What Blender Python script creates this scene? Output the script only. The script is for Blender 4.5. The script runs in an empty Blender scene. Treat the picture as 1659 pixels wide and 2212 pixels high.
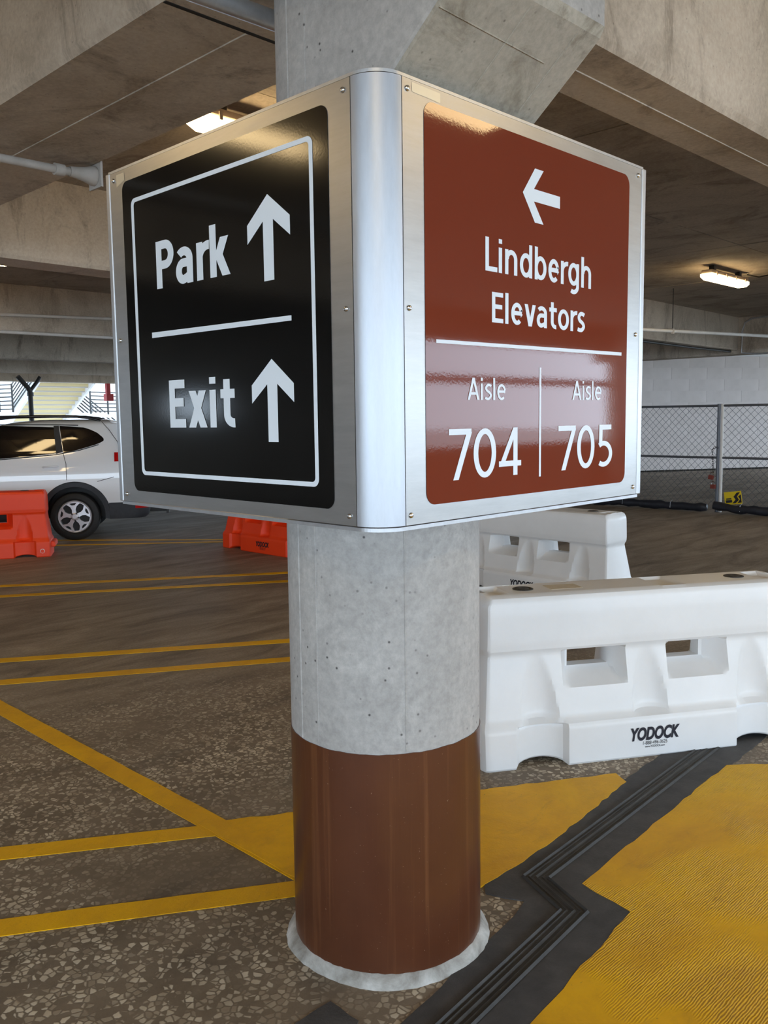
import bpy, bmesh, math, random
from math import sin, cos, pi, radians, sqrt, atan2
from mathutils import Matrix, Vector
random.seed(7)
S = bpy.context.scene
C = S.collection

# ------------------------------------------------------------------ camera, sky, exposure
# world axes follow the garage grid: +X runs away to the right, +Y away to the left
F_PX, CAM_Z = 1890.26, 1.6913
cam_d = bpy.data.cameras.new('camera'); cam = bpy.data.objects.new('camera', cam_d); C.objects.link(cam)
cam_d.sensor_fit = 'VERTICAL'; cam_d.sensor_height = 36.0; cam_d.lens = 36.0 * F_PX / 2212.0
cam_d.clip_start = 0.05; cam_d.clip_end = 400
PITCH, ROLL, YAW = 0.1070, -0.0125, 0.792
_fw = Vector((0, cos(PITCH), -sin(PITCH))); _r0 = Vector((1, 0, 0)); _u0 = _r0.cross(_fw)
_r = _r0 * cos(ROLL) + _u0 * sin(ROLL); _u = -_r0 * sin(ROLL) + _u0 * cos(ROLL)
_m = Matrix((_r, _u, -_fw)).transposed()
_m = Matrix.Rotation(-YAW, 3, 'Z') @ _m
cam.matrix_world = Matrix.Translation((0, 0, CAM_Z)) @ _m.to_4x4()
S.camera = cam

SKY = 9.0
w = bpy.data.worlds.new('sky'); S.world = w; w.use_nodes = True
bg = w.node_tree.nodes['Background']; bg.inputs[0].default_value = (0.68, 0.835, 1.0, 1); bg.inputs[1].default_value = SKY

S.view_settings.view_transform = 'Standard'; S.view_settings.look = 'None'
S.view_settings.gamma = 1.0; S.view_settings.use_curve_mapping = False
S.view_settings.exposure = 0.0
S.cycles.max_bounces = 10; S.cycles.diffuse_bounces = 6; S.cycles.glossy_bounces = 4

def portal(name, loc, rot, sx, sy):          # marks an open side of the deck for the sky sampling; gives off no light itself
    l = bpy.data.lights.new(name, 'AREA'); l.shape = 'RECTANGLE'; l.size = sx; l.size_y = sy
    l.cycles.is_portal = True
    o = bpy.data.objects.new(name, l); C.objects.link(o); o.location = loc; o.rotation_euler = rot

# ------------------------------------------------------------------ materials
def _nt(name):
    m = bpy.data.materials.new(name); m.use_nodes = True
    nt = m.node_tree; b = nt.nodes['Principled BSDF']
    return m, nt, b
def N(nt, t, **kw):
    n = nt.nodes.new(t)
    for k, v in kw.items():
        if k in n.inputs.keys(): n.inputs[k].default_value = v
        else: setattr(n, k, v)
    return n
def L(nt, a, b): nt.links.new(a, b)
def coords(nt, scale=(1, 1, 1), space='Object', rotz=0):
    tc = N(nt, 'ShaderNodeTexCoord'); mp = N(nt, 'ShaderNodeMapping'); mp.inputs['Scale'].default_value = scale
    mp.inputs['Rotation'].default_value = (0, 0, rotz)
    L(nt, tc.outputs[space], mp.inputs[0]); return mp.outputs[0]
def ramp(nt, fac, stops):
    r = N(nt, 'ShaderNodeValToRGB'); e = r.color_ramp.elements
    while len(e) < len(stops): e.new(0.5)
    for i, (p, c) in enumerate(stops):
        e[i].position = p; e[i].color = (*c, 1) if len(c) == 3 else c
    L(nt, fac, r.inputs[0]); return r.outputs[0]
def noise(nt, vec, scale, detail=6, rough=0.6, dist=0.0):
    n = N(nt, 'ShaderNodeTexNoise'); n.inputs['Scale'].default_value = scale; n.inputs['Detail'].default_value = detail
    n.inputs['Roughness'].default_value = rough; n.inputs['Distortion'].default_value = dist
    L(nt, vec, n.inputs['Vector']); return n.outputs['Fac']
def mix(nt, fac, a, b, mode='MIX'):
    m = N(nt, 'ShaderNodeMix', data_type='RGBA', blend_type=mode)
    for s, v in ((0, fac), (6, a), (7, b)):
        if hasattr(v, 'is_output') or isinstance(v, bpy.types.NodeSocket): L(nt, v, m.inputs[s])
        else: m.inputs[s].default_value = v if s == 0 else (*v, 1)
    return m.outputs[2]
def bump(nt, b, h, strength, dist=0.01, prev=None):
    n = N(nt, 'ShaderNodeBump'); n.inputs['Strength'].default_value = strength; n.inputs['Distance'].default_value = dist
    L(nt, h, n.inputs['Height'])
    if prev is not None: L(nt, prev, n.inputs['Normal'])
    L(nt, n.outputs[0], b.inputs['Normal']); return n.outputs[0]

def plain(name, col, rough=0.5, metal=0.0, spec=0.5, coat=0.0):
    m, nt, b = _nt(name)
    b.inputs['Base Color'].default_value = (*col, 1); b.inputs['Roughness'].default_value = rough
    b.inputs['Metallic'].default_value = metal; b.inputs['Specular IOR Level'].default_value = spec
    b.inputs['Coat Weight'].default_value = coat
    return m
def mottled(name, c1, c2, scale=6, rough=0.5, metal=0.0, bscale=60, bstr=0.1, vec=(1, 1, 1), spec=0.5, coat=0.0):
    m, nt, b = _nt(name); v = coords(nt, vec)
    f = noise(nt, v, scale, 8, 0.65, 0.3)
    L(nt, ramp(nt, f, [(0.3, c1), (0.7, c2)]), b.inputs['Base Color'])
    b.inputs['Roughness'].default_value = rough; b.inputs['Metallic'].default_value = metal
    b.inputs['Specular IOR Level'].default_value = spec; b.inputs['Coat Weight'].default_value = coat
    if bstr: bump(nt, b, noise(nt, v, bscale, 4), bstr, 0.004)
    return m
def concrete(name, light, dark, stain, streak=(1, 1, 1), sscale=1.6, pits=0.5, rough=0.85):
    m, nt, b = _nt(name); v = coords(nt)
    big = noise(nt, v, 0.9, 8, 0.7, 0.6)
    c = ramp(nt, big, [(0.33, dark), (0.52, light), (0.72, tuple(min(1, x * 1.12) for x in light))])
    sv = coords(nt, streak)
    st = noise(nt, sv, sscale, 10, 0.75, 0.8)
    c = mix(nt, ramp(nt, st, [(0.52, (0, 0, 0)), (0.68, (0.75, 0.75, 0.75))]), c, stain)
    fine = noise(nt, v, 45, 6, 0.7)
    c = mix(nt, 0.22, c, ramp(nt, fine, [(0.35, (0.25, 0.25, 0.25)), (0.65, (0.8, 0.8, 0.8))]), 'OVERLAY')
    vo = N(nt, 'ShaderNodeTexVoronoi'); vo.inputs['Scale'].default_value = 26; vo.inputs['Randomness'].default_value = 1
    L(nt, v, vo.inputs['Vector'])
    pit = ramp(nt, vo.outputs['Distance'], [(0.05, (1, 1, 1)), (0.13, (0, 0, 0))])
    pm = noise(nt, v, 2.3, 4); pmr = ramp(nt, pm, [(0.38, (0, 0, 0)), (0.55, (1, 1, 1))])
    pf = N(nt, 'ShaderNodeMath', operation='MULTIPLY'); L(nt, pit, pf.inputs[0]); L(nt, pmr, pf.inputs[1])
    pf2 = N(nt, 'ShaderNodeMath', operation='MULTIPLY'); L(nt, pf.outputs[0], pf2.inputs[0]); pf2.inputs[1].default_value = pits
    c = mix(nt, pf2.outputs[0], c, tuple(x * 0.25 for x in dark))
    L(nt, c, b.inputs['Base Color']); b.inputs['Roughness'].default_value = rough
    b.inputs['Specular IOR Level'].default_value = 0.3
    n1 = bump(nt, b, fine, 0.25, 0.004)
    bump(nt, b, pf2.outputs[0], -0.5, 0.004, n1)
    return m

M = {}
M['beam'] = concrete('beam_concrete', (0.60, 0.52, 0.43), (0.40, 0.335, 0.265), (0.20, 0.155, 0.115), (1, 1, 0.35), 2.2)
M['slab'] = concrete('soffit_concrete', (0.43, 0.375, 0.315), (0.30, 0.25, 0.20), (0.18, 0.14, 0.105), (1, 0.5, 1), 2.4, 0.25)  # stained, and toned darker than the beams for the shade under the deck
M['shaft'] = concrete('shaft_concrete', (0.43, 0.412, 0.392), (0.345, 0.33, 0.312), (0.50, 0.48, 0.455), (1.6, 1.6, 0.9), 3.0, 1.0)
M['corbel'] = concrete('corbel_concrete', (0.44, 0.405, 0.34), (0.34, 0.305, 0.245), (0.20, 0.17, 0.125), (1, 1, 1), 4.0, 0.6)
M['wall'] = mottled('painted_block', (0.68, 0.625, 0.595), (0.78, 0.72, 0.695), 1.4, 0.8, bscale=30, bstr=0.08)
M['grout'] = mottled('grout', (0.20, 0.18, 0.15), (0.62, 0.61, 0.58), 9, 0.9, bscale=40, bstr=0.6)
M['dark_gap'] = plain('dark_gap', (0.03, 0.025, 0.02), 0.95)

def floor_mat():
    m, nt, b = _nt('aggregate_floor'); v = coords(nt)
    vo = N(nt, 'ShaderNodeTexVoronoi', feature='DISTANCE_TO_EDGE'); vo.inputs['Scale'].default_value = 44
    vc = N(nt, 'ShaderNodeTexVoronoi', feature='F1'); vc.inputs['Scale'].default_value = 44
    dn = N(nt, 'ShaderNodeTexNoise'); dn.inputs['Scale'].default_value = 30; L(nt, v, dn.inputs['Vector'])
    vm = N(nt, 'ShaderNodeMix', data_type='VECTOR'); vm.inputs[0].default_value = 0.012
    L(nt, v, vm.inputs[4]); L(nt, dn.outputs['Color'], vm.inputs[5])
    for q in (vo, vc): L(nt, vm.outputs[1], q.inputs['Vector'])
    edge = ramp(nt, vo.outputs['Distance'], [(0.05, (0, 0, 0)), (0.16, (1, 1, 1))])
    sep = N(nt, 'ShaderNodeSeparateColor'); L(nt, vc.outputs['Color'], sep.inputs[0])
    keep = ramp(nt, sep.outputs[0], [(0.30, (0, 0, 0)), (0.42, (1, 1, 1))])
    zone = ramp(nt, noise(nt, v, 1.3, 6, 0.65, 0.5), [(0.36, (0.12, 0.12, 0.12)), (0.60, (1, 1, 1))])
    f1 = N(nt, 'ShaderNodeMath', operation='MULTIPLY'); L(nt, edge, f1.inputs[0]); L(nt, keep, f1.inputs[1])
    f2 = N(nt, 'ShaderNodeMath', operation='MULTIPLY'); L(nt, f1.outputs[0], f2.inputs[0]); L(nt, zone, f2.inputs[1])
    stone = ramp(nt, sep.outputs[1], [(0.0, (0.30, 0.24, 0.17)), (0.5, (0.50, 0.42, 0.31)), (1.0, (0.66, 0.58, 0.45))])
    mort = ramp(nt, noise(nt, v, 3.2, 8, 0.7), [(0.3, (0.135, 0.103, 0.070)), (0.7, (0.23, 0.180, 0.128))])
    near = mix(nt, f2.outputs[0], mort, stone)
    # worn, tyre-stained smooth concrete of the drive lanes
    sv = coords(nt, (0.55, 2.2, 1), rotz=radians(33))
    sm = ramp(nt, noise(nt, sv, 1.6, 9, 0.7, 0.7), [(0.30, (0.13, 0.103, 0.078)), (0.5, (0.26, 0.212, 0.162)), (0.7, (0.38, 0.318, 0.25))])
    sm = mix(nt, 0.25, sm, ramp(nt, noise(nt, v, 60, 4), [(0.3, (0.1, 0.1, 0.1)), (0.7, (0.9, 0.9, 0.9))]), 'OVERLAY')
    # the exposed aggregate lies round the column bay, the smooth lanes beyond it
    tc = N(nt, 'ShaderNodeTexCoord'); sx = N(nt, 'ShaderNodeSeparateXYZ'); L(nt, tc.outputs['Object'], sx.inputs[0])
    a = N(nt, 'ShaderNodeMath', operation='MULTIPLY_ADD'); L(nt, sx.outputs[0], a.inputs[0]); a.inputs[1].default_value = 0.65
    L(nt, sx.outputs[1], a.inputs[2])
    a2 = N(nt, 'ShaderNodeMath', operation='MULTIPLY_ADD'); L(nt, noise(nt, v, 0.8, 5), a2.inputs[0]); a2.inputs[1].default_value = 2.0
    L(nt, a.outputs[0], a2.inputs[2])
    zn = N(nt, 'ShaderNodeMapRange'); zn.inputs[1].default_value = 6.6; zn.inputs[2].default_value = 8.2
    L(nt, a2.outputs[0], zn.inputs[0])
    col = mix(nt, zn.outputs[0], near, sm)
    # oily tyre marks
    tv = coords(nt, (0.35, 1.5, 1), rotz=radians(20))
    oil = ramp(nt, noise(nt, tv, 1.5, 7, 0.6, 1.0), [(0.54, (0, 0, 0)), (0.74, (0.62, 0.62, 0.62))])
    col = mix(nt, oil, col, (0.07, 0.055, 0.042))
    L(nt, col, b.inputs['Base Color'])
    b.inputs['Roughness'].default_value = 0.62; b.inputs['Specular IOR Level'].default_value = 0.35
    n1 = bump(nt, b, f2.outputs[0], 0.35, 0.003)
    bump(nt, b, noise(nt, v, 90, 4), 0.25, 0.003, n1)
    return m
M['floor'] = floor_mat()

def yellow_mat(name, ridged):
    m, nt, b = _nt(name); v = coords(nt)
    c = ramp(nt, noise(nt, v, 2.2, 8, 0.7, 0.5), [(0.32, (0.66, 0.34, 0.008)), (0.6, (0.84, 0.46, 0.004)), (0.8, (0.88, 0.50, 0.006))])
    dirt = ramp(nt, noise(nt, coords(nt, (1, 2.2, 1)), 5, 9, 0.75, 0.6), [(0.56, (0, 0, 0)), (0.80, (0.5, 0.5, 0.5))])
    c = mix(nt, dirt, c, (0.36, 0.19, 0.02))
    chip = ramp(nt, noise(nt, v, 75, 3, 0.6), [(0.70, (0, 0, 0)), (0.76, (0.7, 0.7, 0.7))])
    c = mix(nt, chip, c, (0.12, 0.09, 0.05))
    L(nt, c, b.inputs['Base Color']); b.inputs['Roughness'].default_value = 0.55; b.inputs['Specular IOR Level'].default_value = 0.25
    n1 = bump(nt, b, noise(nt, v, 140, 4), 0.35, 0.003)
    if ridged:
        wv = N(nt, 'ShaderNodeTexWave', wave_type='BANDS', bands_direction='Y'); wv.inputs['Scale'].default_value = 40
        wv.inputs['Distortion'].default_value = 4.0; wv.inputs['Detail'].default_value = 4; wv.inputs['Detail Scale'].default_value = 1.6
        L(nt, coords(nt, (0.4, 1, 1)), wv.inputs['Vector'])
        msk = ramp(nt, noise(nt, coords(nt, (1, 1, 1)), 1.4, 3, 0.5), [(0.44, (0, 0, 0)), (0.54, (1, 1, 1))])
        h = N(nt, 'ShaderNodeMath', operation='MULTIPLY'); L(nt, wv.outputs['Fac'], h.inputs[0]); L(nt, msk, h.inputs[1])
        bump(nt, b, h.outputs[0], 0.6, 0.006, n1)
    else:
        bump(nt, b, noise(nt, v, 50, 3), 0.3, 0.004, n1)
    return m
M['yellow'] = yellow_mat('yellow_line_paint', False)
M['yellow_broom'] = yellow_mat('yellow_broomed_paint', True)
M['nosing'] = mottled('dark_nosing', (0.040, 0.038, 0.038), (0.085, 0.080, 0.078), 7, 0.75, bscale=120, bstr=0.5)
M['rubber'] = mottled('joint_rubber', (0.022, 0.021, 0.020), (0.05, 0.047, 0.043), 9, 0.6, bscale=80, bstr=0.3)

def brown_mat():
    m, nt, b = _nt('brown_column_paint'); v = coords(nt)
    c = ramp(nt, noise(nt, v, 3, 6, 0.6), [(0.3, (0.078, 0.025, 0.011)), (0.7, (0.105, 0.034, 0.014))])
    st = noise(nt, coords(nt, (30, 30, 0.7)), 1.0, 5, 0.6)
    c = mix(nt, ramp(nt, st, [(0.55, (0, 0, 0)), (0.7, (0.5, 0.5, 0.5))]), c, (0.19, 0.075, 0.030))
    sp = ramp(nt, noise(nt, coords(nt, (1, 1, 1)), 160, 2, 0.5), [(0.73, (0, 0, 0)), (0.78, (0.7, 0.7, 0.7))])
    c = mix(nt, sp, c, (0.42, 0.30, 0.20))
    L(nt, c, b.inputs['Base Color']); b.inputs['Roughness'].default_value = 0.28; b.inputs['Specular IOR Level'].default_value = 0.5
    bump(nt, b, st, 0.25, 0.004)
    return m
M['brown'] = brown_mat()

def brushed(name, col, rough, vec, bstr=0.05, metal=0.9):
    m, nt, b = _nt(name); v = coords(nt, vec)
    f = noise(nt, v, 6, 8, 0.7)
    L(nt, ramp(nt, f, [(0.3, tuple(x * 0.86 for x in col)), (0.7, col)]), b.inputs['Base Color'])
    r = N(nt, 'ShaderNodeMapRange'); r.inputs[3].default_value = rough - 0.06; r.inputs[4].default_value = rough + 0.10
    L(nt, f, r.inputs[0]); L(nt, r.outputs[0], b.inputs['Roughness'])
    b.inputs['Metallic'].default_value = metal
    bump(nt, b, f, bstr, 0.002)
    return m
M['alu'] = brushed('brushed_aluminium', (0.52, 0.515, 0.508), 0.36, (1, 1, 8), 0.03)
M['post_alu'] = brushed('corner_aluminium', (0.56, 0.585, 0.63), 0.42, (6, 6, 1.2), 0.08, 0.8)
M['trim_alu'] = brushed('trim_aluminium', (0.62, 0.63, 0.65), 0.38, (6, 6, 1), 0.04, 0.8)
def film(name, col, rough, spec=0.5):
    m, nt, b = _nt(name); b.inputs['Base Color'].default_value = (*col, 1)
    b.inputs['Roughness'].default_value = rough; b.inputs['Specular IOR Level'].default_value = spec
    bump(nt, b, noise(nt, coords(nt), 150, 2, 0.5), 0.035, 0.001)
    return m
M['black_film'] = film('black_gloss_film', (0.004, 0.004, 0.004), 0.11, 0.4)
M['red_film'] = film('maroon_gloss_film', (0.190, 0.036, 0.016), 0.045, 0.32)
M['white_film'] = film('white_reflective_film', (0.80, 0.86, 0.92), 0.40, 0.3)
M['tape'] = plain('old_tape', (0.66, 0.64, 0.56), 0.4, 0.7)
M['steel'] = plain('screw_steel', (0.75, 0.75, 0.75), 0.25, 1.0)
M['galv'] = mottled('galvanised', (0.55, 0.57, 0.60), (0.70, 0.72, 0.75), 20, 0.42, 0.8, 80, 0.05)
M['fence_steel'] = plain('fence_steel', (0.16, 0.17, 0.19), 0.5, 0.6)
M['white_pipe'] = mottled('white_pipe_paint', (0.66, 0.64, 0.60), (0.78, 0.76, 0.73), 5, 0.55, bstr=0.05)
M['dirty_pipe'] = mottled('dirty_pipe_paint', (0.40, 0.36, 0.32), (0.56, 0.52, 0.48), 7, 0.65, bstr=0.1)
M['black_metal'] = plain('black_metal', (0.018, 0.017, 0.016), 0.5)
M['red_paint'] = plain('red_paint', (0.42, 0.012, 0.016), 0.4)
def plastic(name, c1, c2, rough=0.38, sss=0.0):
    m, nt, b = _nt(name); v = coords(nt)
    L(nt, ramp(nt, noise(nt, v, 2.5, 6, 0.6), [(0.3, c1), (0.7, c2)]), b.inputs['Base Color'])
    b.inputs['Roughness'].default_value = rough
    bump(nt, b, noise(nt, v, 12, 4), 0.08, 0.01)
    return m
M['white_plastic'] = plastic('white_barrier_plastic', (0.78, 0.78, 0.775), (0.85, 0.85, 0.85))
M['orange_plastic'] = plastic('orange_barrier_plastic', (0.92, 0.050, 0.003), (0.97, 0.062, 0.005), 0.5)
M['cap_black'] = mottled('cap_black', (0.03, 0.028, 0.025), (0.07, 0.06, 0.05), 30, 0.6, bstr=0.1)
M['ink'] = plain('ink', (0.012, 0.012, 0.022), 0.5)
M['sticker'] = mottled('dirty_sticker', (0.55, 0.48, 0.36), (0.66, 0.60, 0.48), 30, 0.6, bstr=0.05)
M['plug_white'] = plain('plug_white', (0.78, 0.74, 0.72), 0.5)
M['tarp'] = mottled('black_tarp', (0.008, 0.009, 0.014), (0.022, 0.024, 0.034), 8, 0.55, bscale=20, bstr=0.6)
M['lens_on'] = None
def emis(name, col, strength):
    m, nt, b = _nt(name); b.inputs['Base Color'].default_value = (0.8, 0.75, 0.6, 1)
    b.inputs['Emission Color'].default_value = (*col, 1); b.inputs['Emission Strength'].default_value = strength
    return m
M['lens_on'] = emis('lit_lens', (1.0, 0.72, 0.36), 18.0)
M['housing'] = mottled('lamp_housing', (0.36, 0.28, 0.22), (0.46, 0.37, 0.30), 8, 0.6, bstr=0.05)
M['car_white'] = plain('car_white', (0.86, 0.87, 0.88), 0.28, 0.0, 0.5, 1.0)
M['car_glass'] = plain('car_glass', (0.004, 0.004, 0.005), 0.04, 0.0, 0.6)
M['car_trim'] = mottled('car_black_trim', (0.020, 0.022, 0.026), (0.032, 0.034, 0.040), 20, 0.55, bscale=200, bstr=0.1)
M['gloss_black'] = plain('gloss_black', (0.01, 0.01, 0.011), 0.12)
M['tyre'] = mottled('tyre_rubber', (0.010, 0.010, 0.010), (0.018, 0.018, 0.018), 20, 0.62, bstr=0.05)
M['alloy'] = plain('alloy_wheel', (0.74, 0.74, 0.78), 0.35, 0.45)
M['lamp_red'] = plain('lamp_red', (0.50, 0.006, 0.006), 0.12, 0, 0.6)
M['yellow_sign'] = plain('yellow_sign', (0.80, 0.58, 0.01), 0.5)
M['lock'] = plain('lock_red', (0.24, 0.05, 0.035), 0.4, 0.3)
M['lamplit'] = plain('warm_lit_riser', (0.86, 0.74, 0.42), 0.7)  # warm lamp light on the stair risers, put into their colour
M['grey_paint'] = plain('grey_paint', (0.62, 0.58, 0.55), 0.7)
M['white_wall'] = mottled('white_render', (0.78, 0.78, 0.79), (0.86, 0.86, 0.87), 2, 0.85, bstr=0.03)
M['facade'] = mottled('facade_render', (0.42, 0.44, 0.48), (0.50, 0.52, 0.56), 1, 0.85, bstr=0)
M['bounce_grey'] = mottled('bounce_grey', (0.42, 0.41, 0.39), (0.52, 0.51, 0.48), 1, 0.9, bstr=0)

# ------------------------------------------------------------------ mesh helpers
class MB:
    def __init__(s): s.v = []; s.f = []
    def add(s, vs, fs):
        k = len(s.v); s.v += [tuple(p) for p in vs]; s.f += [tuple(i + k for i in f) for f in fs]; return s
    def box(s, x0, x1, y0, y1, z0, z1):
        return s.add([(x0,y0,z0),(x1,y0,z0),(x1,y1,z0),(x0,y1,z0),(x0,y0,z1),(x1,y0,z1),(x1,y1,z1),(x0,y1,z1)],
                     [(3,2,1,0),(4,5,6,7),(0,1,5,4),(1,2,6,5),(2,3,7,6),(3,0,4,7)])
    def tube(s, pts, r, n=8, caps=True):
        pts = [Vector(p) for p in pts]; vs = []; fs = []
        for i, p in enumerate(pts):
            t = ((pts[min(i+1, len(pts)-1)] - p).normalized() + (p - pts[max(i-1, 0)]).normalized()).normalized()
            a = Vector((0, 0, 1)) if abs(t.z) < 0.9 else Vector((1, 0, 0))
            e1 = t.cross(a).normalized(); e2 = t.cross(e1)
            rr = r[i] if isinstance(r, (list, tuple)) else r
            for k in range(n): vs.append(p + (e1 * cos(2*pi*k/n) + e2 * sin(2*pi*k/n)) * rr)
        for i in range(len(pts) - 1):
            for k in range(n): fs.append((i*n+k, i*n+(k+1) % n, (i+1)*n+(k+1) % n, (i+1)*n+k))
        if caps: fs.append(tuple(range(n))[::-1]); fs.append(tuple((len(pts)-1)*n + k for k in range(n)))
        return s.add(vs, fs)
    def lathe(s, prof, n=32, center=(0, 0, 0), axis='z', caps=True):
        vs = []; fs = []
        for r, z in prof:
            for k in range(n):
                a = 2*pi*k/n; p = (r*cos(a), r*sin(a), z)
                if axis == 'y': p = (p[0], z, p[1])
                if axis == 'x': p = (z, p[0], p[1])
                vs.append((p[0]+center[0], p[1]+center[1], p[2]+center[2]))
        for i in range(len(prof) - 1):
            for k in range(n): fs.append((i*n+k, i*n+(k+1) % n, (i+1)*n+(k+1) % n, (i+1)*n+k))
        if caps: fs.append(tuple(range(n))[::-1]); fs.append(tuple((len(prof)-1)*n + k for k in range(n)))
        return s.add(vs, fs)
    def prism(s, poly, z0, z1):                    # polygon in xy, extruded in z
        n = len(poly); vs = [(x, y, z0) for x, y in poly] + [(x, y, z1) for x, y in poly]
        return s.add(vs, [tuple(range(n))[::-1], tuple(range(n, 2*n))] + [(i, (i+1) % n, n+(i+1) % n, n+i) for i in range(n)])
    def xf(s, fn): s.v = [tuple(fn(*p)) for p in s.v]; return s

def setp(o, label=None, cat=None, group=None, kind=None):
    if label: o['label'] = label
    if cat: o['category'] = cat
    if group: o['group'] = group
    if kind: o['kind'] = kind
    return o
def empty(name, loc=(0, 0, 0), rotz=0.0, **kw):
    o = bpy.data.objects.new(name, None); C.objects.link(o); o.location = loc; o.rotation_euler = (0, 0, rotz)
    o.empty_display_size = 0.1
    return setp(o, **kw)
def fixn(me):
    bm = bmesh.new(); bm.from_mesh(me); bmesh.ops.recalc_face_normals(bm, faces=bm.faces); bm.to_mesh(me); bm.free()
def obj(name, mb, mat, parent=None, smooth=None, world=True, bevel=0, **kw):
    me = mb if isinstance(mb, bpy.types.Mesh) else bpy.data.meshes.new(name)
    if not isinstance(mb, bpy.types.Mesh):
        off = Vector((0, 0, 0))
        if parent is not None and world:
            q = parent
            while q is not None: off += q.location; q = q.parent
        me.from_pydata([tuple(Vector(p) - off) for p in mb.v], [], mb.f); me.update(); fixn(me)
        if smooth is not None:
            me.shade_smooth(); me.set_sharp_from_angle(angle=radians(smooth))
    if mat is not None and not me.materials: me.materials.append(mat)
    o = bpy.data.objects.new(name, me); C.objects.link(o)
    if parent is not None: o.parent = parent
    if bevel:
        bv = o.modifiers.new('soft_edges', 'BEVEL'); bv.width = bevel; bv.segments = 2; bv.limit_method = 'ANGLE'
    return setp(o, **kw)
def dup(o, parent=None, loc=None, rotz=None, **kw):
    c = o.copy(); C.objects.link(c)
    if parent is not None: c.parent = parent
    if loc is not None: c.location = loc
    if rotz is not None: c.rotation_euler = (0, 0, rotz)
    for ch in list(o.children): dup(ch, c)
    return setp(c, **kw)
_txt = {}
def text_mb(txt, weight=0.0, shear=0.0, spacing=1.0):
    """ink outline of a word, scaled to the unit box, as vertices (u, v) and faces"""
    cu = bpy.data.curves.new('word', 'FONT'); cu.body = txt; cu.size = 1; cu.offset = weight; cu.shear = shear
    cu.space_character = spacing; cu.resolution_u = 6; cu.fill_mode = 'FRONT'
    o = bpy.data.objects.new('word', cu); C.objects.link(o)
    bpy.context.view_layer.update()
    me = bpy.data.meshes.new_from_object(o.evaluated_get(bpy.context.evaluated_depsgraph_get()))
    vs = [(v.co.x, v.co.y) for v in me.vertices]; fs = [tuple(p.vertices) for p in me.polygons]
    bpy.data.objects.remove(o); bpy.data.curves.remove(cu); bpy.data.meshes.remove(me)
    x0 = min(p[0] for p in vs); x1 = max(p[0] for p in vs); y0 = min(p[1] for p in vs); y1 = max(p[1] for p in vs)
    return [((x-x0)/(x1-x0), (y-y0)/(y1-y0)) for x, y in vs], fs
def word(txt, place, weight=0.0, shear=0.0, spacing=1.0):
    vs, fs = text_mb(txt, weight, shear, spacing); m = MB(); m.add([place(u, v) for u, v in vs], fs); return m
def rrect(u0, u1, v0, v1, r, n=8):
    out = []
    for cx, cy, a0 in ((u1-r, v0+r, -pi/2), (u1-r, v1-r, 0), (u0+r, v1-r, pi/2), (u0+r, v0+r, pi)):
        for k in range(n+1): a = a0 + pi/2*k/n; out.append((cx+r*cos(a), cy+r*sin(a)))
    return out
def ring(outer, inner):
    n = len(outer); return outer + inner, [(i, (i+1) % n, n+(i+1) % n, n+i) for i in range(n)]

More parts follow.
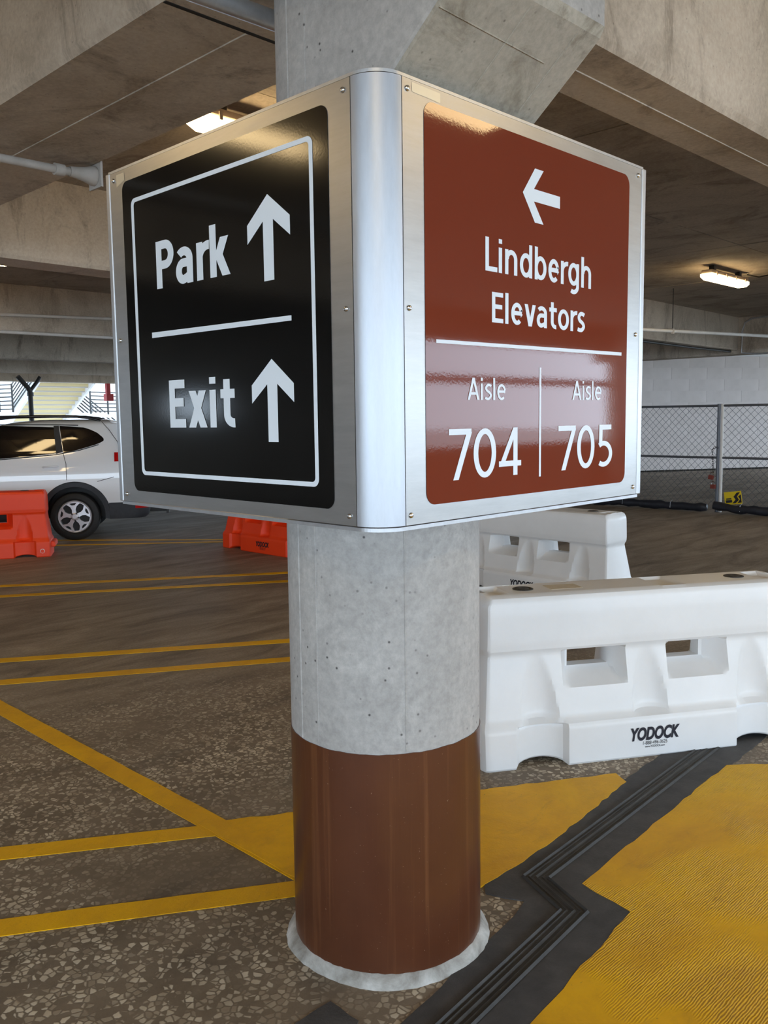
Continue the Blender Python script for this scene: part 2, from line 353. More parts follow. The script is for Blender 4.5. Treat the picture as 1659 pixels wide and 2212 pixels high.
# hand-drawn signage alphabet (cap height 1): stroked centre lines and slanted bars
def glyph(c, t):
    h = t/2; xh = .755; S_ = []; D = []            # strokes, polygons
    def arc(cx, cy, rx, ry, a0, a1, n=16): return [(cx+rx*cos(radians(a0+(a1-a0)*k/n)), cy+ry*sin(radians(a0+(a1-a0)*k/n))) for k in range(n+1)]
    def bar(x0, y0, x1, y1, tx): D.append([(x0, y0), (x0+tx, y0), (x1+tx, y1), (x1, y1)])
    def smooth(P, n=6):
        out = []
        for i in range(len(P)-1):
            p0, p1, p2, p3 = P[max(0, i-1)], P[i], P[i+1], P[min(len(P)-1, i+2)]
            for k in range(n):
                u = k/n; out.append(tuple(.5*(2*p1[j]+(p2[j]-p0[j])*u+(2*p0[j]-5*p1[j]+4*p2[j]-p3[j])*u*u+(3*p1[j]-p0[j]-3*p2[j]+p3[j])*u**3) for j in (0, 1)))
        return out+[P[-1]]
    w = .5
    if c == 'L': w = .50; S_ += [[(h, 1), (h, 0)], [(h, h), (w, h)]]
    elif c == 'E': w = .50; S_ += [[(h, 1), (h, 0)], [(h, h), (w, h)], [(h, 1-h), (w-.01, 1-h)], [(h, .53), (w-.05, .53)]]
    elif c == 'P':
        w = .56; yb = .40+h; cy = (1-h+yb)/2; ry = (1-h-yb)/2; rx = .27-h
        S_ += [[(h, 0), (h, 1)], [(h, 1-h)] + arc(w-.27, cy, rx+h-h, ry, 90, -90) + [(h, yb)]]
        S_[-1] = [(h, 1-h)] + arc(w-h-rx, cy, rx, ry, 90, -90) + [(h, yb)]
    elif c == 'A': w = .68; tx = t*1.08; bar(0, 0, w/2-tx/2, 1, tx); bar(w-tx, 0, w/2-tx/2, 1, tx); S_ += [[(.17, .29), (w-.17, .29)]]
    elif c == 'i': w = t; S_ += [[(h, 0), (h, xh)], [(h, .875), (h, 1.01)]]
    elif c == 'l': w = t; S_ += [[(h, 0), (h, 1.03)]]
    elif c in 'nh':
        w = .54; S_ += [[(h, 0), (h, xh if c == 'n' else 1.03)], arc(w/2+.01, .47, w/2-h-.01, xh-h-.47, 180, 0) + [(w-h, 0)]]
    elif c == 'r': w = .36; S_ += [[(h, 0), (h, xh)], arc(.34, .43, .34-h, xh-h-.43+.005, 180, 84)]
    elif c in 'db':
        w = .565; S_ += [arc(w/2, xh/2, w/2-h, xh/2-h, 0, 360, 32), [(w-h if c == 'd' else h, 0), (w-h if c == 'd' else h, 1.03)]]
    elif c == 'g':
        w = .565; S_ += [arc(w/2, xh/2+.01, w/2-h, xh/2-h, 0, 360, 32), [(w-h, xh), (w-h, 0)] + arc(w/2, -.01, w/2-h, .26-h, 0, -128)]
    elif c == 'e': w = .54; S_ += [[(w-h, .40)] + arc(w/2, xh/2, w/2-h, xh/2-h, 4, 312, 30), [(h, .40), (w-h*.6, .40)]]
    elif c == 'o': w = .58; S_ += [arc(w/2, xh/2, w/2-h, xh/2-h, 0, 360, 32)]
    elif c == '0': w = .57; S_ += [arc(w/2, .5, w/2-h, .5-h, 0, 360, 36)]
    elif c == 'a':
        w = .51; S_ += [[(w-h, 0), (w-h, .50)] + arc(w/2-.01, .50, w/2-h+.01, xh-h-.50, 0, 140), [(w-h, .43), (.24, .43)] + arc(.22, (.43+h)/2, .22-h, (.43-h)/2, 90, 270) + [(.30, h+.02), (w-h, .16)]]
    elif c == 't': w = .39; x = .085+h; S_ += [[(x, .95), (x, .25)] + arc(x+.19, .25, .19, .25-h, 180, 276), [(0, xh-h), (w, xh-h)]]
    elif c == 'k': w = .55; tx = t*1.22; S_ += [[(h, 0), (h, 1.03)]]; bar(h+.02, .36, w-.04-tx, xh, tx*1.02); bar(w-tx, 0, h+.04, .44, tx*1.0)
    elif c == 'x': w = .55; tx = t*1.18; bar(0, 0, w-.02-tx, xh, tx); bar(w-tx, 0, .02, xh, tx)
    elif c == 'v': w = .54; tx = t*1.10; bar(w/2-tx/2, 0, 0, xh, tx); bar(w/2-tx/2, 0, w-tx, xh, tx)
    elif c == 's': w = .43; S_ += [smooth([(.385, .635), (.30, xh-h-.01), (.18, xh-h-.01), (h+.015, .565), (.13, .435), (.30, .325), (w-h-.005, .20), (.25, h+.01), (.13, h), (.02, .10)])]
    elif c == '7': w = .54; S_ += [[(0, 1-h), (w, 1-h)]]; bar(.10, 0, w-t*1.02, 1-t*.6, t*1.1)
    elif c == '4': w = .60; S_ += [[(w-.10-h, 0), (w-.10-h, 1)], [(0, .25), (w, .25)]]; bar(.0, .25-h, w-.10-t*1.05, 1, t*1.05)
    elif c == '5':
        w = .54; S_ += [[(.08, 1-h), (w-.04, 1-h)], [(.08+h, 1), (.08+h*.9, .53)], arc(.235, .31, w-.235-h, .31-h, 128, -124, 26)]
    return w, S_, D
GAP = {'i': .13, 'l': .13, 'n': .12, 'h': .12, 'd': .12, 'b': .095, 'r': .02, 'e': .085, 'o': .085, 'a': .115, 'g': .12, 'v': .055, 't': .07, 'L': .06, 'E': .09, 'P': .055, 'A': .085, '7': .05, '0': .075, '4': .05, 'x': .085, 'k': .05, 's': .08}
def sign_word(txt, place, t):
    X = 0; vs = []; fs = []
    for c in txt:
        w, st, dg = glyph(c, t); kk = 0
        for p in st:
            p = [Vector(q) for i, q in enumerate(p) if i == 0 or (Vector(q)-Vector(p[i-1])).length > 1e-4]; n = len(p); L_ = []; R_ = []
            closed = (p[0]-p[-1]).length < 1e-6
            for i in range(n):
                a = (p[i]-p[i-1]).normalized() if i else ((p[0]-p[-2]).normalized() if closed else (p[1]-p[0]).normalized())
                b = (p[i+1]-p[i]).normalized() if i < n-1 else ((p[1]-p[0]).normalized() if closed else a)
                m = Vector((-a.y-b.y, a.x+b.x)); m = m.normalized() if m.length > 1e-6 else Vector((-a.y, a.x))
                k = t/2/max(.5, m.dot(Vector((-a.y, a.x)))); L_.append(p[i]+m*k); R_.append(p[i]-m*k)
            o = len(vs); kk += 1; vs += [(q.x+X, q.y, kk) for q in L_] + [(q.x+X, q.y, kk) for q in R_]
            fs += [(o+i, o+i+1, o+n+i+1, o+n+i) for i in range(n-1)]
        for d in dg:
            o = len(vs); kk += 1; vs += [(x+X, y, kk) for x, y in d]; fs.append(tuple(range(o, o+len(d))))
        X += w+GAP.get(c, .08)
    x0 = min(v[0] for v in vs); x1 = max(v[0] for v in vs); y0 = min(v[1] for v in vs); y1 = max(v[1] for v in vs)
    return MB().add([place((x-x0)/(x1-x0), (y-y0)/(y1-y0), k*.00012) for x, y, k in vs], fs)

# ------------------------------------------------------------------ floor and its paint
ZS, ZC = 3.02, 3.70           # beam soffits, deck soffit
X0, X1, Y0, Y1 = -8.2, 34.0, -8.2, 30.0
fl = obj('floor', MB().box(X0, X1, Y0, Y1, -0.3, 0.0), M['floor'], kind='structure',
         label='stained concrete parking deck floor with exposed pebble aggregate')
obj('bounce_ground', MB().box(-90, 120, -90, 120, -0.6, -0.32), M['bounce_grey'], kind='structure')  # unseen plane, added to bounce sky light into the deck

_sz = [0.0030]
def stripe(p, q, wd, ext0=0.0, ext1=0.0):
    _sz[0] += 0.0001; z_ = _sz[0]
    p, q = Vector((*p, 0)), Vector((*q, 0)); t = (q-p).normalized(); n = Vector((-t.y, t.x, 0)) * wd/2
    p = p - t*ext0; q = q + t*ext1
    k = max(2, int((q-p).length / 0.12)); a = []; b = []
    for i in range(k+1):
        c = p.lerp(q, i/k); a.append(c + n*(1+random.uniform(-.05, .05))); b.append(c - n*(1+random.uniform(-.05, .05)))
    poly = [(v.x, v.y) for v in a] + [(v.x, v.y) for v in reversed(b)]
    m = MB(); kk = len(a)
    m.add([(x.x, x.y, z_) for x in a] + [(x.x, x.y, z_) for x in b], [(i, i+1, kk+i+1, kk+i) for i in range(kk-1)])
    m.prism(poly[:1] + poly[kk-1:kk+1] + poly[-1:], 0.0, 0.0028)
    return m
for p, q, wd, e0, e1 in (
        ((5.30, 12.45), (7.25, 10.20), 0.10, 2.0, 0.0), ((5.25, 11.70), (7.68, 9.55), 0.10, 2.0, 0.0),
        ((3.576, 9.157), (6.046, 7.488), 0.11, 3.0, 2.5), ((3.358, 8.613), (5.728, 7.096), 0.11, 3.0, 2.5),
        ((2.411, 6.254), (4.158, 5.142), 0.11, 2.5, 1.2), ((2.195, 5.716), (3.826, 4.737), 0.11, 2.5, 1.2),
        ((1.265, 3.400), (1.950, 2.955), 0.105, 2.5, 0.06), ((1.058, 2.884), (1.940, 2.325), 0.105, 2.5, 0.05),
        ((1.991, 2.36), (1.991, 5.35), 0.112, 0.0, 0.35)):
    obj('painted_line', stripe(p, q, wd, e0, e1), M['yellow'], fl)
def jag(poly, step=0.05, amp=0.006):
    out = []
    for i, (x, y) in enumerate(poly):
        x2, y2 = poly[(i+1) % len(poly)]; n = max(1, int(sqrt((x2-x)**2 + (y2-y)**2) / step))
        for k in range(n):
            a = amp if k else 0
            out.append((x+(x2-x)*k/n+random.uniform(-a, a), y+(y2-y)*k/n+random.uniform(-a, a)))
    return out
obj('painted_area', MB().prism(jag([(1.945, 2.36), (1.945, 3.045), (2.047, 2.979), (3.60, 2.030), (3.545, 1.945), (2.78, 1.868), (2.30, 1.866), (2.0, 2.2)]), 0, 0.0048),
    M['yellow'], fl, label='yellow painted wedge running under the column')
obj('painted_area', MB().prism(jag([(4.051, 1.692), (3.3, 1.654), (2.635, 1.615), (2.59, 1.397), (1.901, 1.322), (0.6, 1.20), (0.6, -0.9), (5.9, -0.9), (5.9, -0.07)], 0.06, 0.005), 0, 0.0045),
    M['yellow_broom'], fl, label='broad yellow painted area with broomed ridges')

obj('dark_patch', MB().prism(jag([(1.30, 1.80), (1.46, 1.80), (1.576, 1.80), (1.575, 1.68), (1.40, 1.60), (1.25, 1.66)], .04, .006), 0, .0025), M['nosing'], fl)
# expansion joint: dark nosing either side of a ribbed rubber seal with one kink
lo0, lo1, up0, up1 = (0.0, 1.307), (2.462, 1.539), (2.556, 1.762), (12.0, 2.277)
ej = empty('expansion_joint', (2.5, 1.65, 0), label='ribbed black rubber expansion joint with a kink crossing the floor beside the column', cat='floor joint')
obj('nosing', MB().prism(jag([(0.0, 1.36), (1.653, 1.585), (2.119, 1.648), (2.30, 1.672), (2.40, 1.700), (2.345, 1.83), (2.40, 1.880), (2.78, 1.885), (3.56, 1.965), (12, 2.43),
                          (12, 2.09), (4.051, 1.675), (2.65, 1.605), (2.605, 1.38), (1.901, 1.305), (0, 1.10)], 0.06, 0.005), 0, 0.0036), M['nosing'], ej)
def offset_chain(pts, d):
    out = []
    for i, p in enumerate(pts):
        p = Vector(p); a = (Vector(pts[i])-Vector(pts[i-1])).normalized() if i else (Vector(pts[1])-p).normalized()
        b = (Vector(pts[i+1])-p).normalized() if i < len(pts)-1 else a
        n = Vector((-a.y-b.y, a.x+b.x)).normalized(); c = n.dot(Vector((-a.y, a.x)))
        out.append(p + n*d/max(.3, c))
    return out
chain = [lo0, lo1, up0, up1]
for k, d in enumerate((-0.039, -0.021, 0.0, 0.021, 0.039)):
    wdt, hh = ((0.007, 0.012), (0.006, 0.008), (0.008, 0.010), (0.006, 0.008), (0.007, 0.012))[k]
    m = MB(); l = offset_chain(chain, d-wdt); c = offset_chain(chain, d); r = offset_chain(chain, d+wdt); n = len(l)
    m.add([(p.x, p.y, 0.003) for p in l] + [(p.x, p.y, hh) for p in c] + [(p.x, p.y, 0.003) for p in r],
          [(i, i+1, n+i+1, n+i) for i in range(n-1)] + [(n+i, n+i+1, 2*n+i+1, 2*n+i) for i in range(n-1)])
    obj('rubber_rib', m, M['rubber'], ej)
m = MB(); l = offset_chain(chain, -0.048); r = offset_chain(chain, 0.048)
m.add([(p.x, p.y, 0.0040) for p in l] + [(p.x, p.y, 0.0040) for p in r], [(i, i+1, 4+i+1, 4+i) for i in range(3)])
obj('seal', m, M['rubber'], ej)

# ------------------------------------------------------------------ overhead structure
ce = obj('ceiling', MB().box(X0, X1, Y0, Y1, ZC+0.03, ZC+0.35), M['dark_gap'], kind='structure', label='stained concrete deck soffit, coloured darker for its shade, with formwork joints')
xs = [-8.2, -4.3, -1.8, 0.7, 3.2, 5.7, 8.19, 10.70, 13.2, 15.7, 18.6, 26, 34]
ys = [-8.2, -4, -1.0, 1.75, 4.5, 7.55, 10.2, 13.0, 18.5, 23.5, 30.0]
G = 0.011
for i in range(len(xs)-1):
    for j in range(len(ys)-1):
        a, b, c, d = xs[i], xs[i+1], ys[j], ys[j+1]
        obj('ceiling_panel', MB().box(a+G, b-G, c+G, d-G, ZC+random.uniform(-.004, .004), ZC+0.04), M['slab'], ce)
def beam(n, x0, x1, y0, y1, label, z0=ZS, rot=0.0, ch=0.03):
    m = MB()
    if (x1-x0) > (y1-y0):
        pr = [(y0, z0+ch), (y0+ch*.6, z0), (y1-ch*.6, z0), (y1, z0+ch), (y1, ZC+.02), (y0, ZC+.02)]
        m.prism(pr, x0, x1).xf(lambda a, b, c: (c, a, b))
    else:
        pr = [(x0, z0+ch), (x0+ch*.6, z0), (x1-ch*.6, z0), (x1, z0+ch), (x1, ZC+.02), (x0, ZC+.02)]
        m.prism(pr, y0, y1).xf(lambda a, b, c: (a, c, b))
    if rot:
        px, py = (x0+x1)/2, (y0+y1)/2
        m.xf(lambda a, b, c: (px+(a-px)*cos(rot)-(b-py)*sin(rot), py+(a-px)*sin(rot)+(b-py)*cos(rot), c))
    return obj('beam_%d' % n, m, M['beam'], kind='structure', label=label)
b1 = beam(1, 1.60, 2.33, 2.24, 30.0, 'wide concrete girder running off the column above the black sign')
obj('form_fin', MB().box(1.945, 1.951, 2.56, 29, ZS-0.005, ZS+.002), M['beam'], b1)
obj('pour_joint', MB().box(1.62, 2.31, 2.545, 2.56, ZS-0.003, ZS+.004), M['dark_gap'], b1)
b2 = beam(2, 2.2, 18.6, 1.75, 2.14, 'concrete beam running off the column above the maroon sign')
obj('form_fin', MB().box(2.3, 18.5, 1.945, 1.950, ZS-0.005, ZS+.002), M['beam'], b2)
beam(3, -8.2, 1.62, 1.75, 2.14, 'concrete beam on the near side of the column, above the picture')
beam(4, 2.33, 18.62, 7.52, 7.92, 'first concrete cross beam behind the sign', rot=radians(2.0))
beam(5, 2.33, 22, 13.0, 13.4, 'second concrete cross beam behind the sign, with white pipes below')
beam(6, 2.33, 26, 18.5, 18.9, 'third concrete cross beam behind the sign')
beam(7, 2.33, 30, 23.5, 23.9, 'fourth concrete cross beam behind the sign')
beam(8, 2.33, 34, 28.6, 29.0, 'farthest concrete cross beam, above the car roof')
beam(9, 18.6, 19.1, -8.2, 13.0, 'concrete girder meeting the cross beam near the white wall', z0=2.94)
beam(10, -8.2, 1.60, 7.4, 7.8, 'concrete cross beam on the near side of the wide girder')
beam(11, -8.2, 34, -8.2, -7.8, 'edge beam above the open side behind the camera', z0=3.15)
beam(12, -8.2, -7.8, -7.8, 30, 'edge beam above the open end behind the camera', z0=3.10)
# parapets and posts of the open sides
obj('wall_front', MB().box(X0, X1, -8.2, -8.0, 0, 1.10), M['beam'], kind='structure', label='low concrete parapet on the open side')
obj('wall_left', MB().box(-8.2, -8.0, -8.0, 5.0, 0, 1.10).box(-8.2, -8.0, 5.0, 16.2, 0, 3.12).box(-8.2, -8.0, 16.2, 17.9, 0, 1.75).box(-8.2, -8.0, 16.2, 17.9, 2.25, 3.12).box(-8.2, -8.0, 17.9, 30, 0, 3.12),
    M['beam'], kind='structure', label='unseen concrete end wall, closed up to cut light from the left, with a low parapet and one small opening')  # unseen, shut beyond the parapet to darken the column's left side
obj('wall_far', MB().box(-8.0, X1, 29.7, 29.9, 0, 1.10), M['white_wall'], kind='structure', label='low white parapet behind the car')
obj('rail_beam', MB().box(8.0, 19.5, -8.1, -7.95, 2.36, 2.50), M['beam'], kind='structure')
for k, (x, y) in enumerate(((1.97, -7.7), (10.5, -7.7), (19.0, -7.7), (-7.7, 3.0), (-7.7, 11.8))):
    obj('column_%d' % (k+2), MB().lathe([(0.305, 0), (0.305, ZC)], 32, (x, y, 0)), M['beam'], kind='structure', smooth=40)
portal('sky_portal_side', (12.9, -8.3, 2.12), (radians(90), 0, 0), 42.4, 2.1)
portal('sky_portal_end', (-8.3, -1.5, 2.0), (radians(90), 0, radians(-90)), 13.2, 2.1)
portal('sky_portal_far', (12.9, 30.1, 2.1), (radians(-90), 0, 0), 42, 2.2)

# white block wall behind the fence
wdir = radians(-30.8); wl = 18.0
wb = empty('wall_back', (20.4, 14.69, 0), wdir); setp(wb, kind='structure', label='pale painted block wall behind the chain link fence')
ch_, bl_ = 0.34, 1.20
bm0 = bpy.data.meshes.new('block'); _b = MB().box(0.004, bl_-0.004, 0, 0.12, 0.003, ch_-0.003)
bm0.from_pydata(_b.v, [], _b.f); fixn(bm0); bm0.materials.append(M['wall'])
obj('backing', MB().box(0, wl, 0.008, 0.2, 0, 3.42), M['wall'], wb, world=False)
for r in range(10):
    for c in range(15):
        o = obj('block', bm0, None, wb); o.location = (c*bl_ + (0.6 if r % 2 else 0), random.uniform(-.002, .001), r*ch_)
obj('cap_strip', MB().box(0, wl, -0.05, 0.2, 3.40, 3.46), M['white_wall'], wb, world=False)
obj('base_joint', MB().box(0, wl, -0.02, 0.0, 0, 0.05), M['dark_gap'], wb, world=False)

# ------------------------------------------------------------------ the column
CX, CY, CR = 1.968, 1.947, 0.305
col = empty('column', (CX, CY, 0)); setp(col, kind='structure', label='round grey concrete column with brown painted foot carrying the sign')
obj('shaft', MB().lathe([(CR, 0.0), (CR, ZC)], 72, (CX, CY, 0)), M['shaft'], col, smooth=40)
ZP = 0.715
m = MB(); n = 96; vs = []; fs = []
for k in range(n):
    a = 2*pi*k/n
    jz = ZP + random.uniform(-.0012, .0012) + 0.002*sin(3*a)
    vs += [(CX+(CR+.0025)*cos(a), CY+(CR+.0025)*sin(a), 0.02), (CX+(CR+.0025)*cos(a), CY+(CR+.0025)*sin(a), jz), (CX+(CR-.003)*cos(a), CY+(CR-.003)*sin(a), jz)]
for k in range(n):
    q = (k+1) % n; fs += [(3*k, 3*q, 3*q+1, 3*k+1), (3*k+1, 3*q+1, 3*q+2, 3*k+2)]
obj('painted_foot', m.add(vs, fs), M['brown'], col, smooth=40, label='brown painted foot of the column')
m = MB(); vs = []; fs = []; prof = [(0.030, 0.0), (0.026, 0.010), (0.016, 0.024), (0.006, 0.034), (-0.004, 0.037)]
for k in range(n):
    a = 2*pi*k/n; j = 1 + 0.14*sin(5*a+1) + random.uniform(-.06, .06)
    for r, z in prof: vs.append((CX+(CR+r*j)*cos(a), CY+(CR+r*j)*sin(a), z*(0.95+random.uniform(-.06, .06))))
np_ = len(prof)
for k in range(n):
    q = (k+1) % n
    for i in range(np_-1): fs.append((k*np_+i, q*np_+i, q*np_+i+1, k*np_+i+1))
obj('grout_collar', m.add(vs, fs), M['grout'], col, smooth=60, label='pale grout ring round the foot')
for ang, rr in ((183.7, 0.0035), (168, 0.003), (236, 0.002)):
    a = radians(ang); obj('form_seam', MB().tube([(CX+CR*cos(a), CY+CR*sin(a), ZP+.004), (CX+CR*cos(a), CY+CR*sin(a), 3.0)], rr, 6), M['shaft'], col, smooth=60)
# corbel: block on the near side, its underside sloping up and out
pr = [(1.62, 2.545), (1.585, 2.560), (1.364, 2.737), (1.350, 2.765), (1.350, ZC+.02), (1.95, ZC+.02), (1.95, 2.545)]
m = MB().prism(pr, CX-CR, CX+CR).xf(lambda a, b, c: (c, a, b))
cb = obj('corbel', m, M['shaft'], col, bevel=0.012, label='sloping concrete corbel')
cb.data.materials.append(M['corbel'])                     # board-marked, underside in a browner, blotchier tone
for p in cb.data.polygons: p.material_index = 1 if p.normal.z < -.3 else 0
def slope(x, t): return (x, 1.585+(1.364-1.585)*t, 2.560+(2.737-2.560)*t-0.0008)
for x in (CX-0.02, CX+0.20):
    obj('form_line', MB().tube([slope(x, 0.05), slope(x, 0.95)], 0.0025, 5), M['corbel'], cb)
obj('form_line', MB().tube([slope(CX-.29, 0.62), slope(CX+.16, 0.58)], 0.0022, 5), M['corbel'], cb)

# ------------------------------------------------------------------ the corner sign
XP, YP, ZB, ZT, RC = 1.5556, 1.5446, 1.4122, 2.5285, 0.0885
sg = empty('wayfinding_sign', (1.60, 1.60, ZB), label='two sided aluminium corner sign on the column, black Park Exit face and maroon elevator face', cat='sign')
def arc_prof(r, n=14):
    return [(XP+RC-r*cos(pi/2*k/n), YP+RC-r*sin(pi/2*k/n)) for k in range(n+1)]
m = MB(); m.prism(arc_prof(RC) + arc_prof(RC-.006)[::-1], ZB, ZT)
obj('corner_post', m, M['post_alu'], sg, smooth=30, label='rounded bright aluminium corner post')
YO, XO = 2.832, 2.846
pb = obj('black_panel', MB().box(XP, XP+.004, YP+RC+.003, YO, ZB, ZT), M['alu'], sg, label='left face plate of the sign')
prd = obj('maroon_panel', MB().box(XP+RC+.003, XO, YP, YP+.004, ZB, ZT), M['alu'], sg, label='right face plate of the sign')
obj('edge_trim', MB().box(XP-.003, XP+.028, YO+.001, YO+.024, ZB-.002, ZT+.003), M['trim_alu'], sg, bevel=.003)
obj('edge_trim', MB().box(XO+.001, XO+.026, YP-.003, YP+.028, ZB-.002, ZT+.003), M['trim_alu'], sg, bevel=.003)
for z0, z1 in ((ZT+.004, ZT+.012), (ZB-.014, ZB-.004)):      # liner that shows as a thin lip above and below the plates
    m = MB().box(XP+.006, XP+.03, YP+RC, YO+.02, z0, z1); m.box(XP+RC, XO+.02, YP+.006, YP+.03, z0, z1)
    m.prism(arc_prof(RC-.006) + arc_prof(RC-.03)[::-1], z0, z1)
    obj('liner', m, M['trim_alu'], sg)
for z in (ZB+.16, ZB+.95):
    obj('bracket', MB().box(XP+.004, CX-CR*.8, CY+.05, CY+.10, z, z+.05), M['galv'], sg)
    obj('bracket', MB().box(CX+.05, CX+.10, YP+.004, CY-CR*.8, z, z+.05), M['galv'], sg)
obj('rear_frame', MB().box(XP+.005, XP+.03, YO-.03, YO-.001, ZB, ZT), M['galv'], sg)
obj('rear_frame', MB().box(XO-.03, XO-.001, YP+.005, YP+.03, ZB, ZT), M['galv'], sg)
# flat film graphics
eL, eR = XP-.0012, YP-.0012
def PL(y, z, d=0.0): return (eL-d, y, z)          # a point on the left face
def PR(x, z, d=0.0): return (x, eR-d, z)          # a point on the right face
def flat(name, pts, fs, P, d, mat, parent, **kw):
    return obj(name, MB().add([P(a, b, d) for a, b in pts], fs), mat, parent, **kw)
r1 = rrect(1.7185, 2.752, 1.4515, 2.487, 0.030); flat('black_film', r1, [tuple(range(len(r1)))], PL, 0, M['black_film'], pb, label='glossy black film')
r2 = rrect(1.7255, 2.762, 1.459, 2.492, 0.035); flat('maroon_film', r2, [tuple(range(len(r2)))], PR, 0, M['red_film'], prd, label='glossy maroon film')
pts, fs = ring(rrect(1.7775, 2.696, 1.508, 2.423, 0.022), rrect(1.7925, 2.679, 1.521, 2.410, 0.012)); flat('white_border', pts, fs, PL, .001, M['white_film'], pb)
def up_arrow(yc, zt):
    q = [(0, 0), (.095, -.071), (.095, -.123), (.0225, -.070), (.0225, -.233), (-.0225, -.233), (-.0225, -.070), (-.095, -.123), (-.095, -.071)]
    return [(yc+a, zt+b) for a, b in q]
AF = [(0, 1, 2, 3), (0, 3, 6), (0, 6, 7, 8), (3, 4, 5, 6)]
flat('arrow', up_arrow(1.970, 2.3085), AF, PL, .001, M['white_film'], pb, label='white up arrow beside the word Park')
flat('arrow', up_arrow(1.969, 1.8605), AF, PL, .001, M['white_film'], pb, label='white up arrow beside the word Exit')
flat('rule', [(2.596, 1.9625), (1.8775, 1.9585), (1.8775, 1.9725), (2.596, 1.9800)], [(0, 1, 2, 3)], PL, .001, M['white_film'], pb)
def onL(y0, y1, z0, z1): return lambda u, v, d=0.0: PL(y0+(y1-y0)*u, z0+(z1-z0)*v, .001+d)
def onR(x0, x1, z0, z1): return lambda u, v, d=0.0: PR(x0+(x1-x0)*u, z0+(z1-z0)*v, .001+d)
obj('lettering', sign_word('Park', onL(2.553, 2.150, 2.115, 2.268), 0.178), M['white_film'], pb, label='white word Park')
obj('lettering', sign_word('Exit', onL(2.505, 2.148, 1.669, 1.822), 0.178), M['white_film'], pb, label='white word Exit')
q = [(2.151, 2.336), (2.211, 2.413), (2.255, 2.413), (2.2065, 2.354), (2.343, 2.354), (2.343, 2.3185), (2.2065, 2.3185), (2.256, 2.259), (2.212, 2.259)]
flat('arrow', q, [(0, 1, 2, 3), (0, 3, 6), (0, 6, 7, 8), (3, 4, 5, 6)], PR, .001, M['white_film'], prd, label='white arrow pointing left')
obj('lettering', sign_word('Lindbergh', onR(1.976, 2.525, 2.071, 2.191), 0.145), M['white_film'], prd, label='white word Lindbergh')
obj('lettering', sign_word('Elevators', onR(2.006, 2.492, 1.956, 2.043), 0.145), M['white_film'], prd, label='white word Elevators')
flat('rule', [(1.767, 1.8865), (2.725, 1.8925), (2.725, 1.9035), (1.767, 1.8960)], [(0, 1, 2, 3)], PR, .001, M['white_film'], prd)
flat('divider', [(2.241, 1.507), (2.251, 1.507), (2.250, 1.8375), (2.240, 1.8375)], [(0, 1, 2, 3)], PR, .001, M['white_film'], prd)
obj('lettering', sign_word('Aisle', onR(1.897, 2.071, 1.738, 1.801), 0.115), M['white_film'], prd, label='white word Aisle over 704')
obj('lettering', sign_word('Aisle', onR(2.423, 2.599, 1.741, 1.803), 0.115), M['white_film'], prd, label='white word Aisle over 705')
obj('lettering', sign_word('704', onR(1.816, 2.148, 1.519, 1.659), 0.115), M['white_film'], prd, label='white number 704')
obj('lettering', sign_word('705', onR(2.345, 2.673, 1.519, 1.660), 0.115), M['white_film'], prd, label='white number 705')
def screw(P):
    m = MB(); vs = []; fs = []; n = 12
    for r, d in ((.0075, 0), (.0065, .003), (.003, .0045)): vs += [P(r*cos(2*pi*k/n), r*sin(2*pi*k/n), d) for k in range(n)]
    for i in range(2):
        for k in range(n): fs.append((i*n+k, i*n+(k+1) % n, (i+1)*n+(k+1) % n, (i+1)*n+k))
    fs.append(tuple(2*n+k for k in range(n))); m.add(vs, fs); return m
for y in (1.661, 2.806):
    for z in (1.437, 1.969, 2.503):
        obj('screw', screw(lambda a, b, d: PL(y+a, z+b, d)), M['steel'], pb, smooth=50)
for x in (1.665, 2.821):
    for z in (1.438, 1.969, 2.504):
        obj('screw', screw(lambda a, b, d: PR(x+a, z+b, d)), M['steel'], prd, smooth=50)
flat('tape', [(2.787, 2.478), (2.735, 2.493), (2.735, 2.518), (2.787, 2.518)], [(0, 1, 2, 3)], PL, -.0004, M['tape'], pb)
flat('tape', [(1.682, 2.500), (1.790, 2.497), (1.790, 2.521), (1.682, 2.523)], [(0, 1, 2, 3)], PR, -.0004, M['tape'], prd)

